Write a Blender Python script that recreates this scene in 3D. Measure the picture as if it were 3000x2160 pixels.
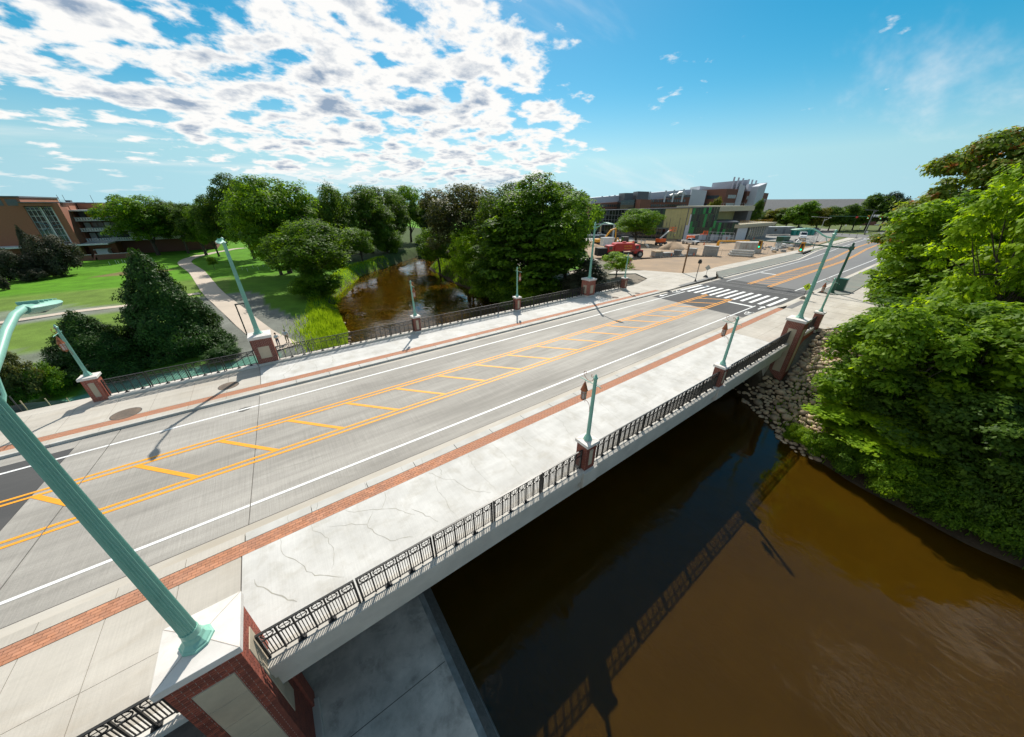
import bpy, math, random
import numpy as np
from mathutils import Vector, Matrix

for o in list(bpy.data.objects): bpy.data.objects.remove(o)
scn = bpy.context.scene
COL = scn.collection
R = math.radians

# ------------------------------------------------------------------ camera
F_PX, PW, PH = 946.8, 3000.0, 2160.0            # focal length in photo pixels
CAM = np.array([0.0, 0.0, 12.0])
RW = np.array([[0.81047982, 0.26572804, -0.52202592],
               [-0.58576655, 0.36766731, -0.72228685],
               [0.0, 0.89118425, 0.45364153]])   # world <- camera
cam = bpy.data.cameras.new('camera'); co = bpy.data.objects.new('camera', cam); COL.objects.link(co)
cam.sensor_width = 36.0; cam.lens = 36.0 * F_PX / PW
cam.clip_start = 0.1; cam.clip_end = 9000
co.matrix_world = Matrix([list(RW[0]) + [CAM[0]], list(RW[1]) + [CAM[1]], list(RW[2]) + [CAM[2]], [0, 0, 0, 1]])
scn.camera = co

# ------------------------------------------------------------------ sun and sky
SUN_AZ = math.atan2(4.77, 6.5)                   # from +Y towards +X
SUN_EL = R(46.5)
sd = Vector((math.sin(SUN_AZ) * math.cos(SUN_EL), math.cos(SUN_AZ) * math.cos(SUN_EL), math.sin(SUN_EL)))
sl = bpy.data.lights.new('sun', 'SUN'); sl.energy = 5.0; sl.angle = R(0.5); sl.color = (1.0, 0.945, 0.85)
so = bpy.data.objects.new('sun', sl); COL.objects.link(so)
so.rotation_euler = (-sd).to_track_quat('-Z', 'Y').to_euler(); so.location = (30, 40, 90)

world = bpy.data.worlds.new('World'); scn.world = world; world.use_nodes = True
wn = world.node_tree; wn.nodes.clear()
def wnode(t, **k):
    n = wn.nodes.new(t)
    for a, b in k.items(): setattr(n, a, b)
    return n
def wmath(op, a, b=None, clamp=False):
    n = wnode('ShaderNodeMath', operation=op); n.use_clamp = clamp
    for i, s in enumerate((a, b)):
        if s is None: continue
        if isinstance(s, (int, float)): n.inputs[i].default_value = s
        else: wn.links.new(s, n.inputs[i])
    return n.outputs[0]
sky = wnode('ShaderNodeTexSky', sky_type='NISHITA'); sky.sun_disc = False
sky.sun_elevation = SUN_EL; sky.sun_rotation = SUN_AZ; sky.air_density = 1.0; sky.dust_density = 0.35; sky.ozone_density = 1.6
tc = wnode('ShaderNodeTexCoord'); sep = wnode('ShaderNodeSeparateXYZ'); wn.links.new(tc.outputs['Generated'], sep.inputs[0])
zz = wmath('MAXIMUM', sep.outputs[2], 0.012); zp = wmath('ADD', zz, 0.20)
cxn = wmath('DIVIDE', sep.outputs[0], zp); cyn = wmath('DIVIDE', sep.outputs[1], zp)
comb = wnode('ShaderNodeCombineXYZ'); wn.links.new(cxn, comb.inputs[0]); wn.links.new(cyn, comb.inputs[1])
def wnoise(scale, detail, rough, off, dist=0.0, sx=1.0, sy=1.0, rot=0.0):
    mp = wnode('ShaderNodeMapping'); mp.inputs['Location'].default_value = off; mp.inputs['Scale'].default_value = (sx, sy, 1)
    mp.inputs['Rotation'].default_value = (0, 0, rot)
    wn.links.new(comb.outputs[0], mp.inputs[0])
    n = wnode('ShaderNodeTexNoise'); n.inputs['Scale'].default_value = scale; n.inputs['Detail'].default_value = detail
    n.inputs['Roughness'].default_value = rough; n.inputs['Distortion'].default_value = dist
    wn.links.new(mp.outputs[0], n.inputs['Vector']); return n.outputs['Fac']
n1a = wnoise(5.2, 9, 0.56, (3.1, 1.7, 0), 0.12); n1b = wnoise(1.9, 5, 0.5, (8.6, 4.4, 0), 0.1)
n1 = wmath('ADD', wmath('MULTIPLY', n1a, 0.74), wmath('MULTIPLY', n1b, 0.26))    # cloud puffs
n2 = wnoise(0.9, 3, 0.5, (7.4, 2.2, 0))                        # where the fields of cloud lie
n4 = wnoise(0.42, 7, 0.62, (1.0, 9.0, 0), 0.3, 0.6, 2.0, 0.35)   # thin streaks
# a broad bank of cloud lies from the north-west to the north, clear air to the east and far west
sb = wmath('SUBTRACT', cyn, wmath('MULTIPLY', cxn, 0.9))
def wsmooth(v, lo, hi, a=0.0, c=1.0):
    n = wnode('ShaderNodeMapRange'); n.interpolation_type = 'SMOOTHSTEP'; wn.links.new(v, n.inputs[0])
    for i, q in enumerate((lo, hi, a, c)): n.inputs[i+1].default_value = q
    return n.outputs[0]
bank = wmath('MULTIPLY', wsmooth(sb, -0.25, 0.75), wsmooth(sb, 2.8, 4.3, 1.0, 0.35))
bank = wmath('MAXIMUM', bank, wsmooth(cyn, 0.45, -0.35, 0.0, 0.6))          # scattered cloud overhead; unseen southern cloud added to whiten the ambient light
dens = wmath('ADD', wmath('ADD', n1, wmath('MULTIPLY', wmath('SUBTRACT', n2, 0.5), 0.22)), wmath('MULTIPLY', wmath('SUBTRACT', bank, 0.66), 0.22))
rmp = wnode('ShaderNodeMapRange'); rmp.interpolation_type = 'SMOOTHSTEP'
wn.links.new(dens, rmp.inputs[0]); rmp.inputs[1].default_value = 0.480; rmp.inputs[2].default_value = 0.575
rm2 = wnode('ShaderNodeMapRange'); rm2.interpolation_type = 'SMOOTHSTEP'
wn.links.new(n4, rm2.inputs[0]); rm2.inputs[1].default_value = 0.52; rm2.inputs[2].default_value = 0.70; rm2.inputs[4].default_value = 0.62
cov = wmath('MAXIMUM', rmp.outputs[0], rm2.outputs[0])
hz_ = wnode('ShaderNodeMapRange'); wn.links.new(sep.outputs[2], hz_.inputs[0]); hz_.inputs[1].default_value = 0.0; hz_.inputs[2].default_value = 0.07
cov = wmath('MULTIPLY', cov, hz_.outputs[0], True)
n5 = wnoise(3.0, 6, 0.6, (5.5, 8.1, 0), 0.3)
thick = wnode('ShaderNodeMapRange'); wn.links.new(wmath('ADD', dens, wmath('MULTIPLY', wmath('SUBTRACT', n5, .5), .35)), thick.inputs[0]); thick.inputs[1].default_value = 0.60; thick.inputs[2].default_value = 0.73
ccol = wnode('ShaderNodeMixRGB'); wn.links.new(thick.outputs[0], ccol.inputs[0])
ccol.inputs[1].default_value = (16.5, 16.4, 16.1, 1); ccol.inputs[2].default_value = (5.0, 6.6, 8.8, 1)
sat = wnode('ShaderNodeHueSaturation'); sat.inputs['Saturation'].default_value = 1.62; sat.inputs['Hue'].default_value = 0.474; sat.inputs['Value'].default_value = 1.68
zsk = wmath('MAXIMUM', sep.outputs[2], 0.10); csk = wnode('ShaderNodeCombineXYZ'); wn.links.new(sep.outputs[0], csk.inputs[0]); wn.links.new(sep.outputs[1], csk.inputs[1]); wn.links.new(zsk, csk.inputs[2]); wn.links.new(csk.outputs[0], sky.inputs['Vector'])
wn.links.new(sky.outputs[0], sat.inputs['Color'])
pale = wnode('ShaderNodeMixRGB'); wn.links.new(wsmooth(sep.outputs[2], 0.0, 0.24, 0.55, 0.0), pale.inputs[0]); wn.links.new(sat.outputs[0], pale.inputs[1]); pale.inputs[2].default_value = (8.2, 12.0, 13.8, 1)
mixc = wnode('ShaderNodeMixRGB'); wn.links.new(cov, mixc.inputs[0]); wn.links.new(pale.outputs[0], mixc.inputs[1]); wn.links.new(ccol.outputs[0], mixc.inputs[2])
bg = wnode('ShaderNodeBackground'); bg.inputs[1].default_value = 0.050
wn.links.new(mixc.outputs[0], bg.inputs[0])
wo = wnode('ShaderNodeOutputWorld'); wn.links.new(bg.outputs[0], wo.inputs[0])

vs = scn.view_settings; vs.view_transform = 'Standard'; vs.look = 'None'; vs.gamma = 1.0; vs.exposure = 0.27; vs.use_curve_mapping = False

# ------------------------------------------------------------------ photo pixels -> places
def ray(p):
    v = np.array([p[0] - PW / 2, PH / 2 - p[1], -F_PX]); v = v / np.linalg.norm(v); return RW @ v
def G(px, py, z=0.0):                            # point of the ground at height z
    r = ray((px, py)); t = (z - CAM[2]) / r[2]; return CAM + t * r
def onY(px, py, Y):
    r = ray((px, py)); return CAM + r * ((Y - CAM[1]) / r[1])
def onX(px, py, X):
    r = ray((px, py)); return CAM + r * ((X - CAM[0]) / r[0])
def proj(P):
    v = RW.T @ (np.asarray(P, float) - CAM); return np.array([PW / 2 - F_PX * v[0] / v[2], PH / 2 + F_PX * v[1] / v[2]])
def depth(P): return -(RW.T @ (np.asarray(P, float) - CAM))[2]
def ztop(x, y, py):                              # height whose picture row is py above (x, y)
    lo, hi = -6.0, 60.0
    for _ in range(50):
        m = (lo + hi) / 2
        if proj((x, y, m))[1] > py: lo = m
        else: hi = m
    return lo

# ------------------------------------------------------------------ mesh helpers
class MB:
    def __init__(s): s.v = []; s.f = []
    def add(s, vs, fs):
        b = len(s.v); s.v += [tuple(map(float, q)) for q in vs]; s.f += [tuple(b + i for i in f) for f in fs]; return s
    def box(s, x0, y0, z0, x1, y1, z1):
        return s.add([(x0,y0,z0),(x1,y0,z0),(x1,y1,z0),(x0,y1,z0),(x0,y0,z1),(x1,y0,z1),(x1,y1,z1),(x0,y1,z1)],
                     [(0,3,2,1),(4,5,6,7),(0,1,5,4),(1,2,6,5),(2,3,7,6),(3,0,4,7)])
    def cbox(s, cx, cy, cz, sx, sy, sz, a=0.0):
        c, n = math.cos(a), math.sin(a); q = []
        for z in (-sz/2, sz/2):
            for x, y in ((-sx/2,-sy/2),(sx/2,-sy/2),(sx/2,sy/2),(-sx/2,sy/2)):
                q.append((cx + x*c - y*n, cy + x*n + y*c, cz + z))
        return s.add(q, [(0,3,2,1),(4,5,6,7),(0,1,5,4),(1,2,6,5),(2,3,7,6),(3,0,4,7)])
    def bar(s, a, b, w, h=None, up=(0,0,1)):       # square bar from a to b
        a = Vector(a); b = Vector(b); d = (b - a).normalized(); u = Vector(up)
        if abs(d.dot(u)) > .98: u = Vector((1,0,0))
        x = d.cross(u).normalized() * (w/2); y = x.cross(d).normalized() * ((h or w)/2)
        q = [p + i*x + j*y for p in (a, b) for i, j in ((-1,-1),(1,-1),(1,1),(-1,1))]
        return s.add(q, [(0,1,2,3),(7,6,5,4),(0,4,5,1),(1,5,6,2),(2,6,7,3),(3,7,4,0)])
    def prism(s, poly, z0, z1):
        n = len(poly)
        return s.add([(x,y,z0) for x,y in poly] + [(x,y,z1) for x,y in poly],
                     [tuple(range(n-1,-1,-1)), tuple(range(n,2*n))] + [(i,(i+1)%n,n+(i+1)%n,n+i) for i in range(n)])
    def prism_x(s, poly, x0, x1):                  # poly in (y, z)
        n = len(poly)
        return s.add([(x0,y,z) for y,z in poly] + [(x1,y,z) for y,z in poly],
                     [tuple(range(n-1,-1,-1)), tuple(range(n,2*n))] + [(i,(i+1)%n,n+(i+1)%n,n+i) for i in range(n)])
    def prism_y(s, poly, y0, y1):                  # poly in (x, z)
        n = len(poly)
        return s.add([(x,y0,z) for x,z in poly] + [(x,y1,z) for x,z in poly],
                     [tuple(range(n)), tuple(range(2*n-1,n-1,-1))] + [(i,n+i,n+(i+1)%n,(i+1)%n) for i in range(n)])
    def sheet(s, poly, z): return s.add([(x,y,z) for x,y in poly], [tuple(range(len(poly)))])
    def quad(s, *p): return s.add(p, [tuple(range(len(p)))])
    def tube(s, pts, r, n=8, cap=True):
        pts = [Vector(p) for p in pts]; rs = r if isinstance(r, (list, tuple)) else [r]*len(pts)
        q = []; fs = []; prev = None
        for i, p in enumerate(pts):
            d = (pts[min(i+1,len(pts)-1)] - pts[max(i-1,0)]).normalized()
            if prev is None:
                u = Vector((0,0,1)) if abs(d.z) < .9 else Vector((1,0,0)); x = d.cross(u).normalized()
            else:
                x = (prev - d*prev.dot(d)).normalized()
            prev = x; y = d.cross(x)
            for k in range(n):
                a = 2*math.pi*k/n; q.append(p + (x*math.cos(a) + y*math.sin(a))*rs[i])
        for i in range(len(pts)-1):
            for k in range(n):
                fs.append((i*n+k, i*n+(k+1)%n, (i+1)*n+(k+1)%n, (i+1)*n+k))
        if cap: fs.append(tuple(range(n-1,-1,-1))); fs.append(tuple((len(pts)-1)*n+k for k in range(n)))
        return s.add(q, fs)
    def lathe(s, prof, n=16, c=(0,0,0), flute=0.0):
        q = []; fs = []
        for r, z in prof:
            for k in range(n):
                rr = r*(1 - flute*(k % 2)) if r > .02 else r
                a = 2*math.pi*k/n; q.append((c[0]+rr*math.cos(a), c[1]+rr*math.sin(a), c[2]+z))
        for i in range(len(prof)-1):
            for k in range(n): fs.append((i*n+k, i*n+(k+1)%n, (i+1)*n+(k+1)%n, (i+1)*n+k))
        fs.append(tuple(range(n-1,-1,-1))); fs.append(tuple((len(prof)-1)*n+k for k in range(n)))
        return s.add(q, fs)
    def torus(s, c, rad, r, nu=14, nv=5, plane='xz'):
        q = []; fs = []
        for i in range(nu):
            a = 2*math.pi*i/nu
            for j in range(nv):
                b = 2*math.pi*j/nv; rr = rad + r*math.cos(b); h = r*math.sin(b)
                if plane == 'xz': q.append((c[0]+rr*math.cos(a), c[1]+h, c[2]+rr*math.sin(a)))
                elif plane == 'yz': q.append((c[0]+h, c[1]+rr*math.cos(a), c[2]+rr*math.sin(a)))
                else: q.append((c[0]+rr*math.cos(a), c[1]+rr*math.sin(a), c[2]+h))
        for i in range(nu):
            for j in range(nv): fs.append((i*nv+j, ((i+1)%nu)*nv+j, ((i+1)%nu)*nv+(j+1)%nv, i*nv+(j+1)%nv))
        return s.add(q, fs)
    def cyl(s, a, b, r, n=12, r2=None): return s.tube([a, b], [r, r if r2 is None else r2], n)
    def mesh(s, name, mat=None, smooth=False):
        me = bpy.data.meshes.new(name); me.from_pydata(s.v, [], s.f); me.validate()
        if mat: me.materials.append(mat)
        if smooth: me.polygons.foreach_set('use_smooth', [True]*len(me.polygons))
        return me
    def build(s, name, mat, parent=None, smooth=False, kind=None, bevel=0.0, loc=None):
        o = bpy.data.objects.new(name, s.mesh(name, mat, smooth)); COL.objects.link(o)
        if parent: o.parent = parent
        if kind: o['kind'] = kind
        if loc is not None: o.location = loc
        if bevel:
            m = o.modifiers.new('bevel', 'BEVEL'); m.width = bevel; m.segments = 2; m.limit_method = 'ANGLE'
        if smooth:
            me = o.data
            try: me.set_sharp_from_angle(angle=R(38))
            except Exception: pass
        return o
def inst(name, me, parent=None, loc=(0,0,0), rot=(0,0,0), sc=(1,1,1), kind=None):
    o = bpy.data.objects.new(name, me); COL.objects.link(o); o.parent = parent
    o.location = loc; o.rotation_euler = rot; o.scale = sc
    if kind: o['kind'] = kind
    return o
def tag(o, label, cat, group=None):
    o['label'] = label; o['category'] = cat
    if group: o['group'] = group
    return o
def thing(name, label, cat, loc=(0,0,0), rz=0.0, group=None):
    o = bpy.data.objects.new(name, None); COL.objects.link(o); o.empty_display_size = .3
    o.location = [float(q) for q in loc]; o.rotation_euler = (0, 0, rz); return tag(o, label, cat, group)
def copy_tree(o, parent=None):
    c = o.copy(); COL.objects.link(c); c.parent = parent
    for ch in list(o.children): copy_tree(ch, c)
    return c
def ordinal(i): return ['first','second','third','fourth','fifth','sixth','seventh','eighth','ninth','tenth','eleventh','twelfth'][i]

# ------------------------------------------------------------------ materials
def rgb(c): return (c[0], c[1], c[2], 1)
def mat_new(name):
    m = bpy.data.materials.new(name); m.use_nodes = True; nt = m.node_tree; nt.nodes.clear()
    out = nt.nodes.new('ShaderNodeOutputMaterial'); b = nt.nodes.new('ShaderNodeBsdfPrincipled'); nt.links.new(b.outputs[0], out.inputs[0])
    return m, nt, b, out
def noise_fac(nt, vec, scale, detail=4, rough=.55, lo=.35, hi=.65, dist=0.0):
    n = nt.nodes.new('ShaderNodeTexNoise'); n.inputs['Scale'].default_value = scale; n.inputs['Detail'].default_value = detail
    n.inputs['Roughness'].default_value = rough; n.inputs['Distortion'].default_value = dist
    nt.links.new(vec, n.inputs['Vector'])
    r = nt.nodes.new('ShaderNodeMapRange'); r.inputs[1].default_value = lo; r.inputs[2].default_value = hi
    nt.links.new(n.outputs['Fac'], r.inputs[0]); return r.outputs[0], n.outputs['Fac']
def mixcol(nt, fac, a, b, mode='MIX'):
    m = nt.nodes.new('ShaderNodeMixRGB'); m.blend_type = mode
    for i, s in enumerate((fac, a, b)):
        if isinstance(s, (int, float)): m.inputs[i].default_value = s
        elif isinstance(s, (tuple, list)): m.inputs[i].default_value = rgb(s)
        else: nt.links.new(s, m.inputs[i])
    return m.outputs[0]
def M(name, c1, c2=None, scale=1.2, rough=.75, c3=None, scale3=9.0, f3=.35, stretch=(1,1,1), bump=0.0, bscale=60.0, metal=0.0, spec=.5, objrand=0.0, coat=0.0, fine=.12, fscale=45.0, broom=0.0):
    m, nt, b, out = mat_new(name)
    g = nt.nodes.new('ShaderNodeNewGeometry'); mp = nt.nodes.new('ShaderNodeMapping'); mp.inputs['Scale'].default_value = stretch
    nt.links.new(g.outputs['Position'], mp.inputs[0]); vec = mp.outputs[0]
    col = None
    f, _ = noise_fac(nt, vec, scale, 6, .6)
    col = mixcol(nt, f, c1, c2 or tuple(q*.8 for q in c1))
    if c3:
        f2, _ = noise_fac(nt, vec, scale3, 5, .65, .5, .75, .4)
        mm = nt.nodes.new('ShaderNodeMath'); mm.operation = 'MULTIPLY'; nt.links.new(f2, mm.inputs[0]); mm.inputs[1].default_value = f3
        col = mixcol(nt, mm.outputs[0], col, c3)
    if fine:
        f3_, _ = noise_fac(nt, g.outputs['Position'], fscale, 3, .7, .2, .8)
        hs = nt.nodes.new('ShaderNodeMapRange'); nt.links.new(f3_, hs.inputs[0]); hs.inputs[3].default_value = 1-fine; hs.inputs[4].default_value = 1+fine
        col = mixcol(nt, 1.0, col, hs.outputs[0], 'MULTIPLY')
    if broom:
        for sc_, dt, am in (((22, .5, 1), 3, broom), ((.12, 2.2, 1), 4, broom*1.3)):
            mb_ = nt.nodes.new('ShaderNodeMapping'); mb_.inputs['Scale'].default_value = sc_; nt.links.new(g.outputs['Position'], mb_.inputs[0])
            fb, _ = noise_fac(nt, mb_.outputs[0], 1.0, dt, .6, .25, .75); hb = nt.nodes.new('ShaderNodeMapRange'); nt.links.new(fb, hb.inputs[0]); hb.inputs[3].default_value = 1-am; hb.inputs[4].default_value = 1+am
            col = mixcol(nt, 1.0, col, hb.outputs[0], 'MULTIPLY')
    if objrand:
        oi = nt.nodes.new('ShaderNodeObjectInfo'); r = nt.nodes.new('ShaderNodeMapRange'); nt.links.new(oi.outputs['Random'], r.inputs[0])
        r.inputs[3].default_value = 1-objrand; r.inputs[4].default_value = 1+objrand
        col = mixcol(nt, 1.0, col, r.outputs[0], 'MULTIPLY')
    nt.links.new(col, b.inputs['Base Color']); b.inputs['Roughness'].default_value = rough; b.inputs['Metallic'].default_value = metal
    b.inputs['Specular IOR Level'].default_value = spec
    if coat: b.inputs['Coat Weight'].default_value = coat
    if bump:
        _, nf = noise_fac(nt, g.outputs['Position'], bscale, 4, .6)
        bp = nt.nodes.new('ShaderNodeBump'); bp.inputs['Strength'].default_value = bump; bp.inputs['Distance'].default_value = .02
        nt.links.new(nf, bp.inputs['Height']); nt.links.new(bp.outputs[0], b.inputs['Normal'])
    return m
def leafmat(name, dark, light, trans=.42, extra=None):
    m, nt, b, out = mat_new(name)
    at = nt.nodes.new('ShaderNodeAttribute'); at.attribute_name = 'v'
    col = mixcol(nt, at.outputs['Fac'], dark, light)
    if extra:
        g = nt.nodes.new('ShaderNodeNewGeometry'); f, _ = noise_fac(nt, g.outputs['Position'], .8, 3, .6, .56, .68)
        col = mixcol(nt, f, col, extra)
    oi = nt.nodes.new('ShaderNodeObjectInfo'); r = nt.nodes.new('ShaderNodeMapRange'); nt.links.new(oi.outputs['Random'], r.inputs[0])
    r.inputs[3].default_value = .85; r.inputs[4].default_value = 1.15
    col = mixcol(nt, 1.0, col, r.outputs[0], 'MULTIPLY')
    nt.links.new(col, b.inputs['Base Color']); b.inputs['Roughness'].default_value = .55; b.inputs['Specular IOR Level'].default_value = .16
    t = nt.nodes.new('ShaderNodeBsdfTranslucent')
    tcol = mixcol(nt, 1.0, col, (1.9, 1.7, .55), 'MULTIPLY'); nt.links.new(tcol, t.inputs[0])
    mx = nt.nodes.new('ShaderNodeMixShader'); mx.inputs[0].default_value = trans
    nt.links.new(b.outputs[0], mx.inputs[1]); nt.links.new(t.outputs[0], mx.inputs[2]); nt.links.new(mx.outputs[0], out.inputs[0])
    return m
def glassmat(name, col, rough=.06):
    m, nt, b, out = mat_new(name); b.inputs['Base Color'].default_value = rgb(col); b.inputs['Roughness'].default_value = rough
    b.inputs['Specular IOR Level'].default_value = .8; return m
def emis(name, col, s):
    m, nt, b, out = mat_new(name); b.inputs['Base Color'].default_value = rgb(col); b.inputs['Emission Color'].default_value = rgb(col); b.inputs['Emission Strength'].default_value = s; return m

K = {}
K['deck'] = M('deck_concrete', (.36,.338,.304), (.25,.234,.208), .35, .85, (.215,.20,.178), .55, .55, (.22,1,1), bump=.25, bscale=30, fine=.18, fscale=22, broom=.13)
K['walk'] = M('pale_concrete', (.56,.548,.52), (.455,.443,.415), .6, .85, (.37,.345,.295), 1.1, .7, bump=.15, bscale=35, fine=.08, broom=.05)
K['tan'] = M('tan_concrete', (.47,.435,.38), (.385,.352,.302), .45, .85, (.35,.30,.235), .8, .6, (.5,1,1), bump=.15, bscale=35, fine=.08, broom=.06)
K['path'] = M('path_concrete', (.50,.42,.34), (.44,.37,.30), .3, .85, fine=.06)
K['kerb'] = M('kerb_concrete', (.50,.49,.46), (.40,.385,.35), .8, .85, fine=.1)
K['gutter'] = M('gutter_concrete', (.50,.465,.41), (.40,.36,.30), .5, .85, (.34,.29,.22), .9, .5, (.3,1,1), fine=.1)
K['asphalt'] = M('asphalt', (.050,.050,.051), (.070,.069,.068), .3, .9, (.10,.098,.094), .5, .5, (.25,1,1), bump=.3, bscale=70, fine=.2, fscale=60)
K['asphalt2'] = M('worn_asphalt', (.135,.135,.135), (.165,.163,.16), .12, .9, (.19,.187,.18), .3, .5, (.2,1,1), fine=.12)
K['white'] = M('white_paint', (.80,.80,.78), (.70,.70,.68), 2, .6, (.50,.48,.45), 7, .45, fine=.08)
K['yellow'] = M('yellow_paint', (.80,.33,.005), (.74,.29,.004), 3, .6, (.55,.29,.05), 7, .22, fine=.10)
K['joint'] = M('joint_sealant', (.06,.055,.05), (.10,.09,.08), 3, .9)
K['crack'] = M('crack_sealant', (.33,.31,.25), (.30,.29,.265), 4, .9)
K['paver'] = M('paver_brick', (.43,.185,.095), (.38,.18,.11), 2.2, .8, (.45,.24,.15), 3.5, .5, objrand=.16, fine=.1)
K['paverm'] = M('paver_joint', (.16,.12,.09), None, 2, .9)
K['brick'] = M('pier_brick', (.29,.075,.042), (.20,.05,.032), 5, .8, (.13,.032,.026), 6, .65, objrand=.3, fine=.14)
K['mortar'] = M('mortar', (.42,.36,.31), (.36,.30,.26), 6, .9)
K['stone'] = M('limestone', (.62,.59,.54), (.55,.52,.47), 1.6, .75, (.48,.45,.40), 3, .4, fine=.05)
K['panel'] = M('limestone_panel', (.46,.385,.28), (.40,.335,.245), 2.0, .8, fine=.06)
K['capw'] = M('pale_cap_stone', (.68,.64,.60), (.58,.545,.505), 1.6, .75, (.46,.42,.37), 2.2, .45, fine=.06)
K['beam'] = M('beam_concrete', (.52,.485,.43), (.44,.41,.36), .8, .8, (.36,.34,.31), .9, .4, fine=.06)
K['wet'] = M('walkway_concrete', (.64,.57,.49), (.38,.34,.29), .7, .8, (.17,.15,.125), .9, .9, fine=.14)
K['cobwall'] = M('river_edge_concrete', (.34,.33,.31), (.20,.195,.18), 2, .7, bump=.8, bscale=6, fine=.15)
K['mint'] = M('mint_patina_paint', (.235,.48,.385), (.20,.42,.335), 2.0, .45, (.14,.28,.215), 4, .35, (1,1,.25), fine=.05, spec=.45)
K['iron'] = M('black_iron', (.012,.012,.012), (.02,.019,.018), 6, .42, fine=.05)
K['dgreen'] = M('dark_green_paint', (.012,.085,.052), (.010,.07,.044), 3, .45, fine=.03)
K['copper'] = M('copper', (.42,.135,.055), (.20,.07,.035), 7, .45, metal=.55, fine=.08)
K['lglass'] = glassmat('lantern_glass', (.50,.42,.38), .25)
K['grey'] = M('galvanised_metal', (.42,.43,.43), (.36,.37,.37), 2, .45, metal=.4, fine=.03)
K['soil'] = M('bare_soil', (.20,.165,.125), (.15,.125,.095), .9, .95, (.26,.22,.165), 2, .5, bump=.5, bscale=12, fine=.2, fscale=12)
K['mulch'] = M('hydroseed_mulch', (.155,.165,.15), (.20,.195,.165), .5, .95, (.17,.225,.19), .35, .7, bump=.5, bscale=14, fine=.2, fscale=12)
K['dirt'] = M('site_dirt', (.35,.245,.155), (.26,.19,.125), .16, .95, (.22,.175,.135), .3, .8, bump=.5, bscale=4, fine=.14, fscale=5)
K['whitep'] = M('white_vehicle_paint', (.78,.79,.80), None, 1, .3, coat=.5, fine=.02)
K['red'] = M('red_paint', (.50,.028,.024), (.44,.025,.022), 2, .4, fine=.05)
K['cyel'] = M('machine_yellow', (.70,.33,.012), (.60,.28,.012), 2, .45, fine=.05)
K['orange'] = M('safety_orange', (.80,.13,.012), (.74,.11,.01), 2, .5, fine=.04)
K['rubber'] = M('rubber', (.018,.018,.018), (.05,.045,.04), 3, .85)
K['dark'] = M('dark_metal', (.03,.03,.032), (.045,.045,.045), 3, .6)
K['glass'] = glassmat('dark_glass', (.015,.02,.024), .05)
K['wood'] = M('weathered_wood', (.20,.105,.05), (.15,.08,.04), 3, .85, stretch=(6,6,.6))
K['lumber'] = M('lumber', (.50,.38,.24), None, 3, .85)
K['bark'] = M('bark', (.075,.058,.044), (.045,.036,.028), 3, .95, stretch=(4,4,.8), bump=.6, bscale=14)
K['cblock'] = M('grey_concrete_block', (.36,.35,.33), (.28,.275,.26), 1.5, .85)
# ================================================================== terrain
WATER = -5.4
YK = [-400,-60,-8,0,4,10,30,52,62,76,97,125,160,220,420,900]
XL = [2,2,2,2,2.05,2.2,2.2,6.6,7.3,10,20,48,92,140,220,460]
XR = [25,26,27.6,28.6,30.2,36.2,36.4,34.5,35,35.6,38.5,64,110,165,250,500]
def sm(t): t = np.clip(t, 0, 1); return t*t*(3-2*t)
def wob(x, y, s): return (np.sin(x*s+1.3*y*s) + np.sin(1.7*x*s-.8*y*s+2) + np.sin(.6*x*s+2.1*y*s+5))/3
def hgt(x, y):
    x = np.asarray(x, float); y = np.asarray(y, float)
    xl = np.interp(y, YK, XL); xr = np.interp(y, YK, XR)
    dl = xl - x + .5*wob(x, y, .5)*(y > 44); dr = x - xr + .4*wob(x, y, .6)
    low = np.where(y < 34, -5.05, np.interp(y, [34, 47, 107, 400], [-5.0, -3.75, -2.75, -2.5]))
    dx = np.maximum(0, x+5.0); dy = np.maximum(0, np.maximum(y-32.5, 6.6-y))
    span = np.where((dy > 0) & ((dx <= 0) | (y > 32)), 6.5, .7); m = 1 - sm(np.hypot(dx, dy)/span)
    top = np.where((dy <= 0) & (dx <= 0), -.45, -.12)
    zl = low + m*(top - low)
    zl = np.where(y > 40, WATER-.25 + (zl-WATER+.25)*sm(dl/3.2), zl) + .10*wob(x, y, .35)*(y > 50)
    run = np.interp(y, [-400, -10, 3, 7, 9, 31, 36, 400], [15, 15, 15, 12, 1.2, 1.2, 6.5, 7])
    hi = np.where((y > 7) & (y < 32.6), -.45, -.12)
    zr = WATER-.25 + (hi-WATER+.25)*np.clip(dr/run, 0, 1)**.9
    bed = WATER-.3 - np.minimum(1.2, .4*np.minimum(np.maximum(-dl, 0), np.maximum(-dr, 0)))
    return np.where(dl > 0, zl, np.where(dr > 0, zr, bed))
def hz1(x, y): return float(hgt(x, y))
gx = np.concatenate([np.linspace(-3000,-400,8), np.arange(-300,-60,12), np.arange(-60,-16,2), np.arange(-16,50,.6), np.arange(50,140,2), np.arange(140,440,10), np.linspace(500,3500,8)])
gy = np.concatenate([np.linspace(-2500,-200,7), np.arange(-150,-20,6), np.arange(-20,50,.6), np.arange(50,160,2), np.arange(160,440,10), np.linspace(500,3500,8)])
GX, GY = np.meshgrid(gx, gy, indexing='ij'); GZ = hgt(GX, GY)
nx, ny = GX.shape
vv = np.stack([GX, GY, GZ], -1).reshape(-1, 3)
I = np.arange(nx*ny).reshape(nx, ny); ff = np.stack([I[:-1,:-1], I[1:,:-1], I[1:,1:], I[:-1,1:]], -1).reshape(-1, 4)
gm = bpy.data.meshes.new('ground'); gm.from_pydata(vv.tolist(), [], ff.tolist())
xs, ys = vv[:,0], vv[:,1]
def C3(c): return np.array(c, float)[None, :]
col = np.repeat(C3((.085,.19,.016)), len(vv), 0)
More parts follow.
